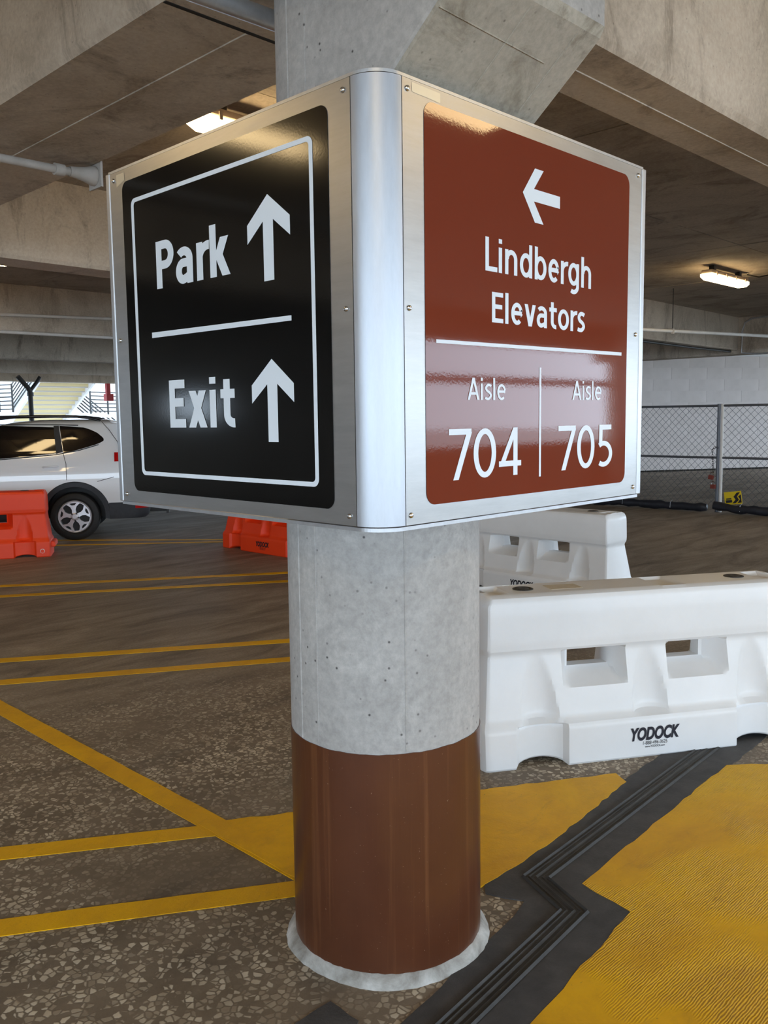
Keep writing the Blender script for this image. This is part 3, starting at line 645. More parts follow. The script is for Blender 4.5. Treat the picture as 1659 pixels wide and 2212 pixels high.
# ------------------------------------------------------------------ plastic barriers
def lerp_tab(tab, x):
    if x <= tab[0][0]: return tab[0][1]
    for (a, fa), (b, fb) in zip(tab, tab[1:]):
        if x <= b: t = (x-a)/(b-a); return fa+(fb-fa)*t
    return tab[-1][1]
def sstep(a, b, x):
    t = min(1, max(0, (x-a)/(b-a))); return t*t*(3-2*t)
BH, BL = 0.83, 0.90
HU0, HU1, HZ0, HZ1 = 0.150, 0.375, 0.430, 0.535         # clear opening of the fork pockets
OU0, OU1, OZ0, OZ1 = 0.112, 0.462, 0.362, 0.548         # their flared mouths
PROF = [(0, .255), (.010, .262), (.185, .258), (.205, .248), (.222, .222), (.235, .212), (.52, .152), (.542, .150), (.560, .166), (.60, .172), (.74, .170), (.785, .164)]
def b_half(u, z):
    au = abs(u); h = lerp_tab(PROF, z)
    if z < .215:                                          # plinth: proud in the middle, scooped beside the feet
        sc = sstep(.462, .478, au)*(1-sstep(.705, .73, au))
        cc = .030 + .035*max(0, 1-((au-.592)/.13)**2)
        h -= sc*cc*(1-sstep(.195, .215, z)); h -= .012*sstep(.70, .73, au)
    if .215 < z < .56:                                    # upright half-round flutes
        for u0 in (0, .595, -.595):
            d = abs(u-u0)
            if d < .110: h = min(h, .258-sqrt(.0121-d*d) + 0.02*(1-sstep(.215, .245, z)) + .03*sstep(.525, .548, z))
    if OU0 < au < OU1 and OZ0 < z < OZ1:                  # flared fork pockets
        ex = min(1, (au-OU0)/(HU0-OU0) if au < HU0 else 1, (OU1-au)/(OU1-HU1) if au > HU1 else 1)
        ez = min(1, (z-OZ0)/(HZ0-OZ0) if z < HZ0 else 1, (OZ1-z)/(OZ1-HZ1) if z > HZ1 else 1)
        e = max(0, 1-((1-ex)**3+(1-ez)**3)**(1/3)); h = h + (.035-h)*min(1, e*1.12)
    if z > BH-.045: q = (z-(BH-.045))/.045; h -= .045*(1-sqrt(max(0, 1-q*q)))
    e = BL-au
    if e < .035: h -= .035-sqrt(max(0, .035**2-(.035-e)**2))
    return max(h, .012)
def b_u(u, z):                                            # the ends lean in above the plinth
    au = abs(u); t = sstep(.78, BL, au)
    d = lerp_tab([(0, -.005), (.20, 0), (.235, -.015), (.54, -.050), (.57, -.040), (.78, -.045), (.83, -.065)], z)
    return u + (d*t if u > 0 else -d*t)
def barrier_mesh():
    def seq(br, st):
        out = []
        for a, b in zip(br, br[1:]):
            n = max(1, round((b-a)/st)); out += [a+(b-a)*k/n for k in range(n)]
        return out + [br[-1]]
    hu = seq([0, OU0, HU0, HU1, OU1, .478, .705, .73, .86, BL], .0135); us = [-x for x in hu[:0:-1]] + hu
    zs = seq([0, .010, .185, .205, .222, .235, OZ0, HZ0, HZ1, OZ1, .562, .785, BH], .0125)
    me = bpy.data.meshes.new('barrier_body'); vs = []; fs = []
    nu, nz = len(us), len(zs)
    def zb(u):
        au = abs(u)
        if .47 < au < .725: return .032*sqrt(max(0, 1-((au-.6)/.13)**2))
        return 0.0
    for sd in (-1, 1):
        for u in us:
            for z in zs:
                zz = max(z, zb(u)*(1-z/.2) + z if z < .2 else z)
                vs.append((b_u(u, z), sd*b_half(u, z), zz))
    def I(sd, i, j): return (nu*nz if sd > 0 else 0) + i*nz + j
    def hole(i, j):
        u = abs(us[i]+us[i+1])/2; z = (zs[j]+zs[j+1])/2
        return HU0 < u < HU1 and HZ0 < z < HZ1
    H = [[0 <= i < nu-1 and 0 <= j < nz-1 and hole(i, j) for j in range(nz)] for i in range(nu)]
    for i in range(nu-1):
        for j in range(nz-1):
            if H[i][j]:
                continue
            for sd in (-1, 1):
                q = (I(sd, i, j), I(sd, i+1, j), I(sd, i+1, j+1), I(sd, i, j+1)); fs.append(q if sd < 0 else q[::-1])
            if H[i+1][j] if i+1 < nu-1 else False: fs.append((I(-1, i+1, j), I(1, i+1, j), I(1, i+1, j+1), I(-1, i+1, j+1)))
            if i and H[i-1][j]: fs.append((I(-1, i, j), I(1, i, j), I(1, i, j+1), I(-1, i, j+1)))
            if H[i][j+1] if j+1 < nz-1 else False: fs.append((I(-1, i, j+1), I(1, i, j+1), I(1, i+1, j+1), I(-1, i+1, j+1)))
            if j and H[i][j-1]: fs.append((I(-1, i, j), I(1, i, j), I(1, i+1, j), I(-1, i+1, j)))
    # top: shallow dished ends and a pin notch
    ny = 12; tv = {}
    for i, u in enumerate(us):
        h = b_half(u, BH)
        for k in range(ny+1):
            if k == 0: tv[i, k] = I(-1, i, nz-1)
            elif k == ny: tv[i, k] = I(1, i, nz-1)
            else:
                y = -h+2*h*k/ny; z = BH; au = abs(u)
                if .70 < au < .86 and 1 < k < ny-1: z -= .022*sstep(.70, .73, au)*(1-sstep(.83, .86, au))
                if .10 < au < .24 and 0 < k < ny: z -= 0.014*sstep(.10, .12, au)*(1-sstep(.22, .24, au)) if u > 0 else 0
                if au > .868 and 5 <= k <= 7: z -= .055
                tv[i, k] = len(vs); vs.append((b_u(u, BH), y, z))
    for i in range(nu-1):
        for k in range(ny): fs.append((tv[i, k], tv[i+1, k], tv[i+1, k+1], tv[i, k+1]))
        fs.append((I(-1, i, 0), I(1, i, 0), I(1, i+1, 0), I(-1, i+1, 0)))
    for i in (0, nu-1):
        for j in range(nz-1): fs.append((I(-1, i, j), I(1, i, j), I(1, i, j+1), I(-1, i, j+1)))
        fs.append(tuple(tv[i, k] for k in range(ny+1)))
    me.from_pydata(vs, [], fs); me.update(); me.validate()
    bm = bmesh.new(); bm.from_mesh(me); bmesh.ops.dissolve_degenerate(bm, dist=1e-5, edges=bm.edges)
    bmesh.ops.recalc_face_normals(bm, faces=bm.faces); bm.to_mesh(me); bm.free()
    me.shade_smooth(); me.set_sharp_from_angle(angle=radians(27))
    return me
BODY = barrier_mesh()
def objmat(o, mat):
    if not o.data.materials: o.data.materials.append(None)
    o.material_slots[0].link = 'OBJECT'; o.material_slots[0].material = mat
CAPM = MB().lathe([(.052, 0), (.052, .004), (.045, .006), (.043, .0035), (.030, .0035), (.028, .006), (.012, .006), (.010, .003), (.002, .003)], 28)
def barrier(name, loc, rz, mat, label, group, small=True):
    e = empty(name, loc, rz, label=label, cat='barrier', group=group)
    b = obj('body', BODY, None, e); objmat(b, mat)
    for u in (-.60, .60):
        o = obj('fill_cap', CAPM, M['cap_black'], e, world=False, smooth=40); o.location = (u, 0, BH-.001)
    lm = MB().prism([(-.05, -.03), (.05, -.03), (.05, .02), (.03, .04), (-.03, .04), (-.05, .02)], -.17, .17).xf(lambda a, b, c: (0.90+a, c, .145+b))
    obj('end_lug', lm, mat, e, world=False, bevel=.012)
    obj('end_lug', MB().add([(-x, y, z) for x, y, z in lm.v], lm.f), mat, e, world=False, bevel=.012)
    for sd in (-1, 1):
        f = -1 if sd < 0 else 1
        def pl(u0, u1, z0, z1): return lambda u, v: ((u0+(u1-u0)*u)*-f, f*(.2645-.004*(z0+(z1-z0)*v)/.2), z0+(z1-z0)*v)
        obj('logo', word('YODOCK', pl(-.135, .135, .086, .154), 0.045, 0.22), M['ink'], e, world=False, label='black slanted maker lettering')
        obj('small_print', word('1-888-496-3625', pl(-.068, .066, .064, .082), 0.0, 0.1), M['ink'], e, world=False)
        obj('small_print', word('www.YODOCK.com', pl(-.056, .052, .049, .060), 0.008), M['ink'], e, world=False)
        m = MB().lathe([(.030, 0), (.030, .010), (.024, .012), (.022, .008), (.002, .008)], 24, axis='y')
        if f < 0: m.xf(lambda a, b, c: (a, -b, c))
        o = obj('drain_plug', m, M['plug_white'], e, world=False, smooth=40); o.location = (-f*.80, f*.238, .075)
    o = obj('top_sticker', MB().box(-.47, -.30, -.055, .055, BH, BH+.001), M['sticker'], e, world=False)
    return e
Bd = radians(-32)
bc = Vector((3.931, 2.003, 0)) + Vector((0.53, 0.848, 0))*.262
barrier('traffic_barrier', bc, Bd, M['white_plastic'], 'white water filled barrier nearest the maroon sign, across the expansion joint', 'white plastic barriers')
barrier('traffic_barrier', (6.94, 4.78, 0), radians(-91), M['white_plastic'], 'white water filled barrier standing end on behind the nearest white barrier', 'white plastic barriers')
barrier('traffic_barrier', (6.98, 8.80, 0), radians(-90), M['orange_plastic'], 'orange water filled barrier between the car and the column', 'orange plastic barriers')
_P = Vector((cos(radians(-30)), sin(radians(-30)), 0)); _N = Vector((-_P.y, _P.x, 0))
barrier('traffic_barrier', Vector((4.93, 10.62, 0)) - _P*1.02 + _N*.262, radians(-30), M['orange_plastic'], 'orange water filled barrier in front of the white car', 'orange plastic barriers')

# ------------------------------------------------------------------ strip lights
def strip_light(x, y, label, z=3.50):
    e = empty('strip_light', (x, y, z), label=label, cat='ceiling light', group='warm strip lights under the deck')
    n = .61
    ls = [(-n, -.055, .015), (-n+.05, -.075, .0), (-n, -.085, .055)]
    m = MB(); w0, w1, h = .060, .085, .075
    m.add([(-n+.05, -w0, 0), (n-.05, -w0, 0), (n-.05, w0, 0), (-n+.05, w0, 0), (-n, -w1, .04), (n, -w1, .04), (n, w1, .04), (-n, w1, .04),
           (-n, -w1, h), (n, -w1, h), (n, w1, h), (-n, w1, h)],
          [(3, 2, 1, 0), (0, 1, 5, 4), (1, 2, 6, 5), (2, 3, 7, 6), (3, 0, 4, 7), (4, 5, 9, 8), (5, 6, 10, 9), (6, 7, 11, 10), (7, 4, 8, 11), (8, 9, 10, 11)])
    obj('lens', m, M['lens_on'], e, world=False)
    obj('housing', MB().box(-n+.01, n-.01, -.08, .08, h, h+.055), M['housing'], e, world=False, bevel=.012)
    for k in range(4):
        xx = -n+.14+k*(2*n-.28)/3
        for s in (-1, 1): obj('latch', MB().box(xx-.012, xx+.012, s*.088-.006, s*.088+.006, h-.02, h+.03), M['housing'], e, world=False)
    for xx in (-.42, .42): obj('hanger', MB().box(xx-.035, xx+.035, -.035, .035, h+.05, ZC-z), M['black_metal'], e, world=False)
    return e
strip_light(12.29, 5.36, 'lit strip light near the corner above the chain link fence')
strip_light(3.83, 4.79, 'lit strip light showing over the top edge of the black sign face')
strip_light(3.80, 10.40, 'lit strip light at the edge of the picture beyond the first cross beam')
strip_light(-0.45, 4.79, 'lit strip light mirrored in the black sign face')
strip_light(4.05, -0.47, 'lit strip light mirrored in the maroon sign face')
strip_light(-0.45, -0.47, 'added strip light, unseen above and behind the camera')  # lamps from here on are added out of view, for more light
strip_light(-4.8, 4.79, 'added unseen strip light beyond the one mirrored in the black sign face')
strip_light(8.15, -5.9, 'added strip light near the open side, out of view')
strip_light(8.15, -0.47, 'added strip light out of view between two others along the beam')
strip_light(12.3, -0.47, 'added strip light out of view beyond the maroon sign face')
o = obj('power_cable', MB().tube([(12.75, 5.25, 3.66), (12.85, 5.12, 3.62), (12.98, 4.98, 3.66), (13.4, 4.5, 3.68), (15.5, 3.0, 3.68)], .010, 6), M['black_metal'], smooth=60,
        label='black cable running along the soffit from the strip light by the fence', cat='cable')

# ------------------------------------------------------------------ pipes and conduits
def pipe(name, pts, r, mat, label, cat='pipe', parts=()):
    e = empty(name, pts[0], label=label, cat=cat)
    obj('tube', MB().tube(pts, r, 12), mat, e, smooth=60)
    return e
e = pipe('sprinkler_pipe', [(-2.0, 4.36, 2.96), (2.20, 4.375, 2.96)], .021, M['dirty_pipe'], 'dirty white pipe under the wide girder ending in a flared sleeve')
obj('sleeve', MB().lathe([(.026, 0), (.028, .03), (.036, .08), (.050, .12), (.050, .136)], 16, (2.18, 4.375, 2.962), axis='x'), M['dirty_pipe'], e, smooth=50)
obj('end_plate', MB().box(2.318, 2.330, 4.31, 4.44, 2.90, 3.03), M['dirty_pipe'], e)
obj('coupling', MB().lathe([(.030, 0), (.030, .05)], 12, (2.10, 4.375, 2.96), axis='x'), M['dirty_pipe'], e, smooth=50)
pipe('gutter_pipe', [(-0.6, 2.40, 2.955), (2.05, 2.295, 2.955)], .030, M['galv'], 'galvanised gutter pipe beside the column top', 'pipe')
e = pipe('sprinkler_line', [(10.0, 7.70, 3.023), (12.846, 6.894, 3.023), (15.692, 6.063, 3.023), (20, 4.8, 3.023)], .028, M['white_pipe'], 'white sprinkler line crossing in front of the far girder')
obj('hanger_rod', MB().tube([(13.46, 6.715, 3.02), (13.46, 6.715, 3.70)], .007, 6), M['black_metal'], e)
obj('hanger_ring', MB().tube([(13.46, 6.715, 3.06), (13.46, 6.715, 2.98)], .035, 8), M['dirty_pipe'], e)
pipe('sprinkler_line', [(2.4, 12.9, 3.205), (5.268, 12.9, 3.241), (7.043, 12.9, 3.30), (11, 12.9, 3.36)], .024, M['white_pipe'], 'upper white pipe along the second cross beam')
pipe('sprinkler_line', [(2.4, 12.9, 2.985), (5.254, 12.9, 2.995), (7.028, 12.9, 3.005), (11, 12.9, 3.02)], .024, M['white_pipe'], 'lower white pipe along the second cross beam')
pipe('conduit', [(18.57, 7.0, 3.67), (18.57, 7.5, 3.66), (18.57, 7.66, 3.58), (18.57, 7.71, 3.4), (18.57, 7.71, 2.96), (18.57, 7.4, 2.92), (18.57, 5.0, 2.93)], .018, M['galv'], 'bent conduit in the corner of the far girder')
pipe('conduit', [(14.0, 7.75, 2.99), (16.5, 7.83, 2.98), (18.4, 7.88, 2.99)], .022, M['black_metal'], 'sagging conduit under the far cross beam')
e = pipe('drain_pipe', [(11.817, 27.0, 0), (11.817, 27.0, 2.62), (11.75, 27.0, 2.76), (11.45, 27.0, 3.1)], .075, M['black_metal'], 'black forked drain pipe rising behind the car roof')
obj('branch', MB().tube([(11.817, 27.0, 2.66), (12.05, 27.0, 2.95), (12.15, 27, 3.1)], .055, 10), M['black_metal'], e, smooth=60)
obj('collar', MB().lathe([(.10, 2.5), (.10, 2.62)], 14, (11.817, 27, 0)), M['black_metal'], e, smooth=40)
e = empty('hose_box', (15.38, 28.8, 2.41), label='red box on a red pipe hanging below the farthest beam', cat='fire equipment')
obj('pipe', MB().box(15.31, 15.46, 28.73, 28.87, 2.64, 3.022), M['red_paint'], e, bevel=.02)
obj('box', MB().box(15.27, 15.54, 28.68, 28.92, 2.41, 2.66), M['red_paint'], e, bevel=.02)

# ------------------------------------------------------------------ chain link fence
FX = 14.80
def fence(y0, y1, label):
    e = empty('chain_link_fence', (FX, y0, 0), label=label, cat='fence', group='chain link fence panels')
    zt, zb = 1.83, 0.10
    for y, pm in ((y0+.03, 'fence_steel'), (y1-.03, 'white_pipe')): obj('post', MB().tube([(FX, y, 0.0), (FX, y, zt+.03)], .028, 10), M[pm], e, smooth=60)
    for z in (zt, .94): obj('rail', MB().tube([(FX, y0+.03, z), (FX, y1-.03, z)], .020, 8), M['fence_steel'], e, smooth=60)
    m = MB(); p = .125; r = .0027; a, b = y0+.03, y1-.03; h = zt-zb; t = 0
    k = int((b-a+h)/p)+1
    for sgn in (1, -1):
        for i in range(k):
            s = a-h+i*p                      # line y = s + (z-zb)
            za, zz = max(0, a-s), min(h, b-s)
            if zz-za < .02: continue
            p0 = (FX, s+za, zb+za); p1 = (FX, s+zz, zb+zz)
            if sgn < 0: p0 = (FX+.004, a+b-p0[1], p0[2]); p1 = (FX+.004, a+b-p1[1], p1[2])
            m.tube([p0, p1], r, 4, False)
    obj('wire_mesh', m, M['fence_steel'], e, kind='stuff')
    return e
fence(6.47, 9.6, 'chain link fence panel with the padlocked post, running behind the maroon sign')
fence(3.2, 6.468, 'chain link fence panel at the edge of the picture, holding the yellow notice')
ch = empty('lock_chain', (FX-.04, 6.5, .55), label='dark chain looped round the fence posts', cat='chain')
pts = [(FX-.05, 6.46, 1.10), (FX-.06, 6.52, 1.13), (FX-.05, 6.58, 1.08), (FX-.05, 6.57, .95), (FX-.05, 6.56, .80), (FX-.05, 6.55, .66)]
for i in range(len(pts)-1):
    a, b = Vector(pts[i]), Vector(pts[i+1]); k = max(1, int((b-a).length/.035))
    for j in range(k):
        c = a.lerp(b, (j+.5)/k); d = (b-a).normalized()*.022; s = Vector((0.012, 0, 0)) if j % 2 else d.cross(Vector((1, 0, 0))).normalized()*.012
        obj('link', MB().tube([c-d, c-d*.7+s, c+d*.7+s, c+d, c+d*.7-s, c-d*.7-s, c-d], .0045, 5, False), M['black_metal'], ch, smooth=60)
for k, (y, z, rt) in enumerate(((6.585, .60, 12), (6.545, .44, 0))):
    e = empty('padlock', (FX-.06, y, z), label=('upper tilted red padlock on the fence chain', 'lower dark red padlock on the fence chain')[k], cat='padlock')
    obj('body', MB().box(-.02, .02, -.045, .045, -.035, .04), M['lock'], e, world=False, bevel=.006)
    obj('shackle', MB().tube([(0, -.03, .03), (0, -.03, .075), (0, 0, .095), (0, .03, .075), (0, .03, .03)], .009, 6), M['steel'], e, world=False, smooth=60)
    e.rotation_euler = (radians(rt), 0, 0)
e = empty('notice', (FX-.03, 6.2, .16), label='small yellow and black notice upside down at the foot of the fence', cat='sign')
def nt_(y, z, d=0): a = radians(-8); return (FX-.035-d, 6.20+(y*cos(a)-z*sin(a)), .26+(y*sin(a)+z*cos(a)))
m = MB(); m.add([nt_(-.15, -.11), nt_(.15, -.11), nt_(.15, .11), nt_(-.15, .11), nt_(-.15, -.11, -.004), nt_(.15, -.11, -.004), nt_(.15, .11, -.004), nt_(-.15, .11, -.004)],
      [(0, 1, 2, 3), (4, 5, 6, 7), (0, 1, 5, 4), (1, 2, 6, 5), (2, 3, 7, 6), (3, 0, 4, 7)])
obj('plate', m, M['yellow_sign'], e)
obj('emblem', MB().add([nt_(-.13, .09, .002), nt_(-.07, .085, .002), nt_(-.01, .02, .002), nt_(-.04, -.03, .002), nt_(.02, -.09, .002), nt_(-.04, -.09, .002), nt_(-.10, -.04, .002), nt_(-.07, .02, .002)],
    [(0, 1, 2, 7), (7, 2, 3), (7, 3, 6), (3, 4, 5, 6)]).add([nt_(-.14, .05, .002), nt_(-.09, .02, .002), nt_(-.12, -.03, .002), nt_(-.07, -.09, .002), nt_(-.14, -.09, .002)], [(0, 1, 2, 3, 4)]), M['ink'], e)
for z0, z1, y0, y1 in ((-.075, -.03, .13, .02), (-.02, .0, .12, .03)):
    obj('print', MB().add([nt_(y0, z0, .002), nt_(y1, z0, .002), nt_(y1, z1, .002), nt_(y0, z1, .002)], [(0, 1, 2, 3)]), M['ink'], e)
# rolled black windscreen cloth along the foot of the fence
def roll(pts, label):
    e = empty('rolled_windscreen', pts[0], label=label, cat='tarp')
    P = []; R = []
    for i in range(len(pts)-1):
        a, b = Vector(pts[i]), Vector(pts[i+1]); n = max(2, int((b-a).length/.10))
        for k in range(n):
            c = a.lerp(b, k/n); P.append((c.x+random.uniform(-.012, .012), c.y, c.z+random.uniform(-.008, .012))); R.append(.070+random.uniform(-.014, .016))
    P.append(pts[-1]); R.append(.06)
    obj('cloth', MB().tube(P, R, 10), M['tarp'], e, smooth=80)
    for i in range(4, len(P)-2, 9): obj('tie', MB().tube([(P[i][0]-.075, P[i][1], P[i][2]-.03), (P[i][0]-.06, P[i][1], P[i][2]+.07), (P[i][0]+.02, P[i][1], P[i][2]+.10)], .004, 5), M['galv'], e)
roll([(FX-.135, 9.5, .08), (FX-.135, 8.0, .08), (FX-.135, 6.62, .08)], 'black cloth rolled along the foot of the padlocked fence panel')
roll([(FX-.15, 6.48, .12), (FX-.16, 6.1, .085), (FX-.14, 5.6, .08), (FX-.14, 3.4, .08)], 'black cloth rolled along the foot of the fence under the notice')

# ------------------------------------------------------------------ the white car
# local frame: origin on the ground under the near rear wheel's outer face, +x to the tail, +y across the car
CAR = empty('suv', (5.735, 11.86, 0), radians(-33), label='white SUV with dark windows and alloy wheels parked behind the orange barrier', cat='car')
CW = 1.80
WT = [(.20, .06), (.34, .035), (.50, .022), (.75, .0), (.95, .002), (1.10, .018), (1.20, .045), (1.26, .075), (1.45, .150), (1.60, .215), (1.66, .25), (1.70, .33), (1.725, .48)]
XR = [(.20, .86), (.34, 1.01), (.50, 1.04), (.62, 1.02), (.80, .95), (1.0, .90), (1.20, .86), (1.40, .76), (1.58, .67), (1.66, .66), (1.70, .58), (1.725, .40)]
XF = [(.20, -3.35), (.34, -3.50), (.60, -3.56), (.80, -3.54), (.92, -3.48), (1.00, -3.30), (1.06, -2.80), (1.10, -2.30), (1.14, -2.18), (1.30, -1.85), (1.50, -1.45), (1.62, -1.15), (1.68, -.95), (1.70, -.80), (1.725, -.55)]
def side_y(z): return lerp_tab(WT, z)
def slice_(z, x0=None, x1=None, grow=0.0, n=14):
    y0 = side_y(z)-grow; y1 = CW-y0; a = (lerp_tab(XF, z) if x0 is None else x0)-grow; b = (lerp_tab(XR, z) if x1 is None else x1)+grow
    rf = .42; rr = .20+.06*(z > 1.2); out = []
    rf = min(rf, (y1-y0)/2.2); rr = min(rr, (y1-y0)/2.2)
    for cx, cy, r, a0 in ((b-rr, y0+rr, rr, -pi/2), (b-rr, y1-rr, rr, 0), (a+rf, y1-rf, rf, pi/2), (a+rf, y0+rf, rf, pi)):
        for k in range(n): t = a0+pi/2*k/(n-1); out.append((cx+r*cos(t), cy+r*sin(t), z))
    return out
def loft(zs, **kw):
    m = MB(); rings = [slice_(z, **kw) for z in zs]; n = len(rings[0]); vs = [p for r in rings for p in r]; fs = []
    for i in range(len(rings)-1):
        for k in range(n): fs.append((i*n+k, i*n+(k+1) % n, (i+1)*n+(k+1) % n, (i+1)*n+k))
    fs.append(tuple(range(n))[::-1]); fs.append(tuple((len(rings)-1)*n+k for k in range(n)))
    return m.add(vs, fs)
WB = -2.67; WR = .345
body = loft([.30, .34, .42, .50, .58, .66, .75, .85, .95, 1.0, 1.06, 1.10, 1.14, 1.20, 1.26, 1.32, 1.40, 1.48, 1.56, 1.60, 1.64, 1.66, 1.685, 1.70, 1.715, 1.725])
bo = obj('body', body, M['car_white'], CAR, world=False)
M['car_trim_well'] = M['black_metal']; bo.data.materials.append(M['black_metal'])
cut = MB()
for ax in (0, WB):
    cut.lathe([(.412, -.3), (.412, .32)], 48, (ax+.015, 0, .365), axis='y'); cut.lathe([(.412, CW-.32), (.412, CW+.3)], 48, (ax+.015, 0, .365), axis='y')
co = obj('cutter', cut, None, None); co.matrix_world = bo.matrix_world
bpy.context.view_layer.update(); co.matrix_world = bo.matrix_world.copy()
md = bo.modifiers.new('cut', 'BOOLEAN'); md.object = co; md.operation = 'DIFFERENCE'; md.solver = 'EXACT'
bpy.context.view_layer.update()
nm = bpy.data.meshes.new_from_object(bo.evaluated_get(bpy.context.evaluated_depsgraph_get()))
bo.modifiers.clear(); bo.data = nm; bpy.data.objects.remove(co)
while len(nm.materials) < 2: nm.materials.append(None)
nm.materials[0] = M['car_white']; nm.materials[1] = M['black_metal']
for p in nm.polygons:
    c = p.center; p.material_index = 0
    for ax in (0, WB):
        if sqrt((c.x-ax-.015)**2+(c.z-.365)**2) < .417 and (.02 < c.y < .36 or CW-.36 < c.y < CW-.02) and c.z > .2: p.material_index = 1
nm.shade_smooth(); nm.set_sharp_from_angle(angle=radians(40))
def xrange_poly(poly, z):
    xs = []
    for i in range(len(poly)):
        (x0, z0), (x1, z1) = poly[i], poly[(i+1) % len(poly)]
        if (z0-z)*(z1-z) <= 0 and z0 != z1: xs.append(x0+(x1-x0)*(z-z0)/(z1-z0))
    return (min(xs), max(xs)) if xs else None
def side_patch(poly, off, nz=14, far=False):
    z0 = min(p[1] for p in poly)+1e-4; z1 = max(p[1] for p in poly)-1e-4; vs = []; fs = []
    for k in range(nz+1):
        z = z0+(z1-z0)*k/nz; a, b = xrange_poly(poly, z); y = side_y(z)-off
        if far: y = CW-y
        vs += [(a, y, z), (b, y, z)]
    for k in range(nz): fs.append((2*k, 2*k+1, 2*k+3, 2*k+2))
    return MB().add(vs, fs)
def edge_line(pts, off=.002, far=False):
    out = []
    for i in range(len(pts)-1):
        for k in range(6):
            t = k/6; x = pts[i][0]+(pts[i+1][0]-pts[i][0])*t; z = pts[i][1]+(pts[i+1][1]-pts[i][1])*t; out.append((x, z))
    out.append(pts[-1])
    return [(x, (CW-side_y(z)+off) if far else side_y(z)-off, z) for x, z in out]
rear_win = [(-1.02, 1.185), (-.215, 1.243), (-.255, 1.640), (-1.00, 1.652)]
pillar = [(-.215, 1.243), (-.120, 1.250), (-.185, 1.640), (-.255, 1.640)]
quarter = [(-.115, 1.250), (.10, 1.300), (.36, 1.375), (.435, 1.420), (.430, 1.455), (.34, 1.535), (.20, 1.600), (.08, 1.628), (-.175, 1.638)]
front_win = [(-1.98, 1.135), (-1.06, 1.182), (-1.05, 1.652), (-1.30, 1.640), (-1.62, 1.48)]
for far in (False, True):
    obj('side_window', side_patch(rear_win, .004, far=far), M['car_glass'], CAR, world=False, label='dark rear door window')
    obj('quarter_window', side_patch(quarter, .004, far=far), M['car_glass'], CAR, world=False, label='dark quarter window')
    obj('pillar_trim', side_patch(pillar, .006, far=far), M['car_trim'], CAR, world=False)
    obj('side_window', side_patch(front_win, .004, far=far), M['car_glass'], CAR, world=False, label='dark front door window')
    for ln in ([(-.12, 1.245), (-.085, 1.10), (-.083, .87)], [(-1.04, 1.17), (-1.06, .9), (-1.05, .40)], [(.40, 1.69), (.50, 1.58), (.62, 1.40), (.64, 1.30)], [(.33, .84), (.56, .90)]):
        obj('panel_gap', MB().tube(edge_line(ln, .000, far), .004, 5), M['black_metal'], CAR, world=False)
    obj('window_trim', MB().tube(edge_line([(-2.0, 1.125), (-1.04, 1.172), (-.215, 1.232), (.10, 1.288), (.36, 1.362)], .003, far), .007, 6), M['car_trim'], CAR, world=False, smooth=60)
    obj('window_trim', MB().tube(edge_line([(-1.62, 1.50), (-1.30, 1.655), (-1.0, 1.664), (-.2, 1.652), (.08, 1.642)], .003, far), .008, 6), M['car_trim'], CAR, world=False, smooth=60)
    for x in (-.29, -1.30):
        hd = MB().tube([(x-.10, side_y(1.06)-.012, 1.060), (x-.085, side_y(1.06)-.035, 1.064), (x+.085, side_y(1.07)-.035, 1.070), (x+.10, side_y(1.07)-.012, 1.072)], .013, 8)
        if far: hd.xf(lambda a, b, c: (a, CW-b, c))
        obj('door_handle', hd, M['car_white'], CAR, world=False, smooth=60)
    for ax in (0.015, WB+.015):                             # plastic arch flare
        m = MB(); vs = []; fs = []; n = 40; a0, a1 = radians(-8), radians(188)
        for k in range(n+1):
            a = a0+(a1-a0)*k/n
            for r, d in ((.408, .01), (.408, .022), (.470, .022), (.482, .004)):
                z = .365+r*sin(a); y = side_y(max(.34, z))-d
                vs.append((ax+r*cos(a), CW-y if far else y, z))
        for k in range(n):
            for i in range(3): fs.append((k*4+i, k*4+i+1, k*4+5+i, k*4+4+i))
        obj('arch_flare', m.add(vs, fs), M['car_trim'], CAR, world=False, smooth=40)
    sl = [(-2.2, .30), (-.40, .30), (-.42, .42), (-2.2, .42)]
    obj('sill_cladding', side_patch(sl, .012, far=far), M['car_trim'], CAR, world=False)
    rl = MB(); yy = .335 if not far else CW-.335
    rl.tube([(-1.35, yy+.02*(1 if not far else -1), 1.68), (-1.25, yy, 1.745), (-1.0, yy, 1.772), (-.4, yy, 1.778), (.05, yy, 1.768), (.25, yy, 1.742), (.38, yy, 1.700)], [.016, .02, .02, .02, .02, .022, .02], 10)
    ro = obj('roof_rail', rl, M['gloss_black'], CAR, world=False, smooth=60)
    for xx in (-.93, -.56, .16): obj('rail_foot', MB().box(xx-.10, xx+.10, yy-.022, yy+.022, 1.69, 1.765), M['car_trim'], ro, world=True)
    for ch_ in ro.children: ch_.location = (0, 0, 0)
    for tl in ([(.655, 1.11), (.72, 1.10), (.80, 1.25), (.70, 1.29), (.60, 1.215)],):
        pass
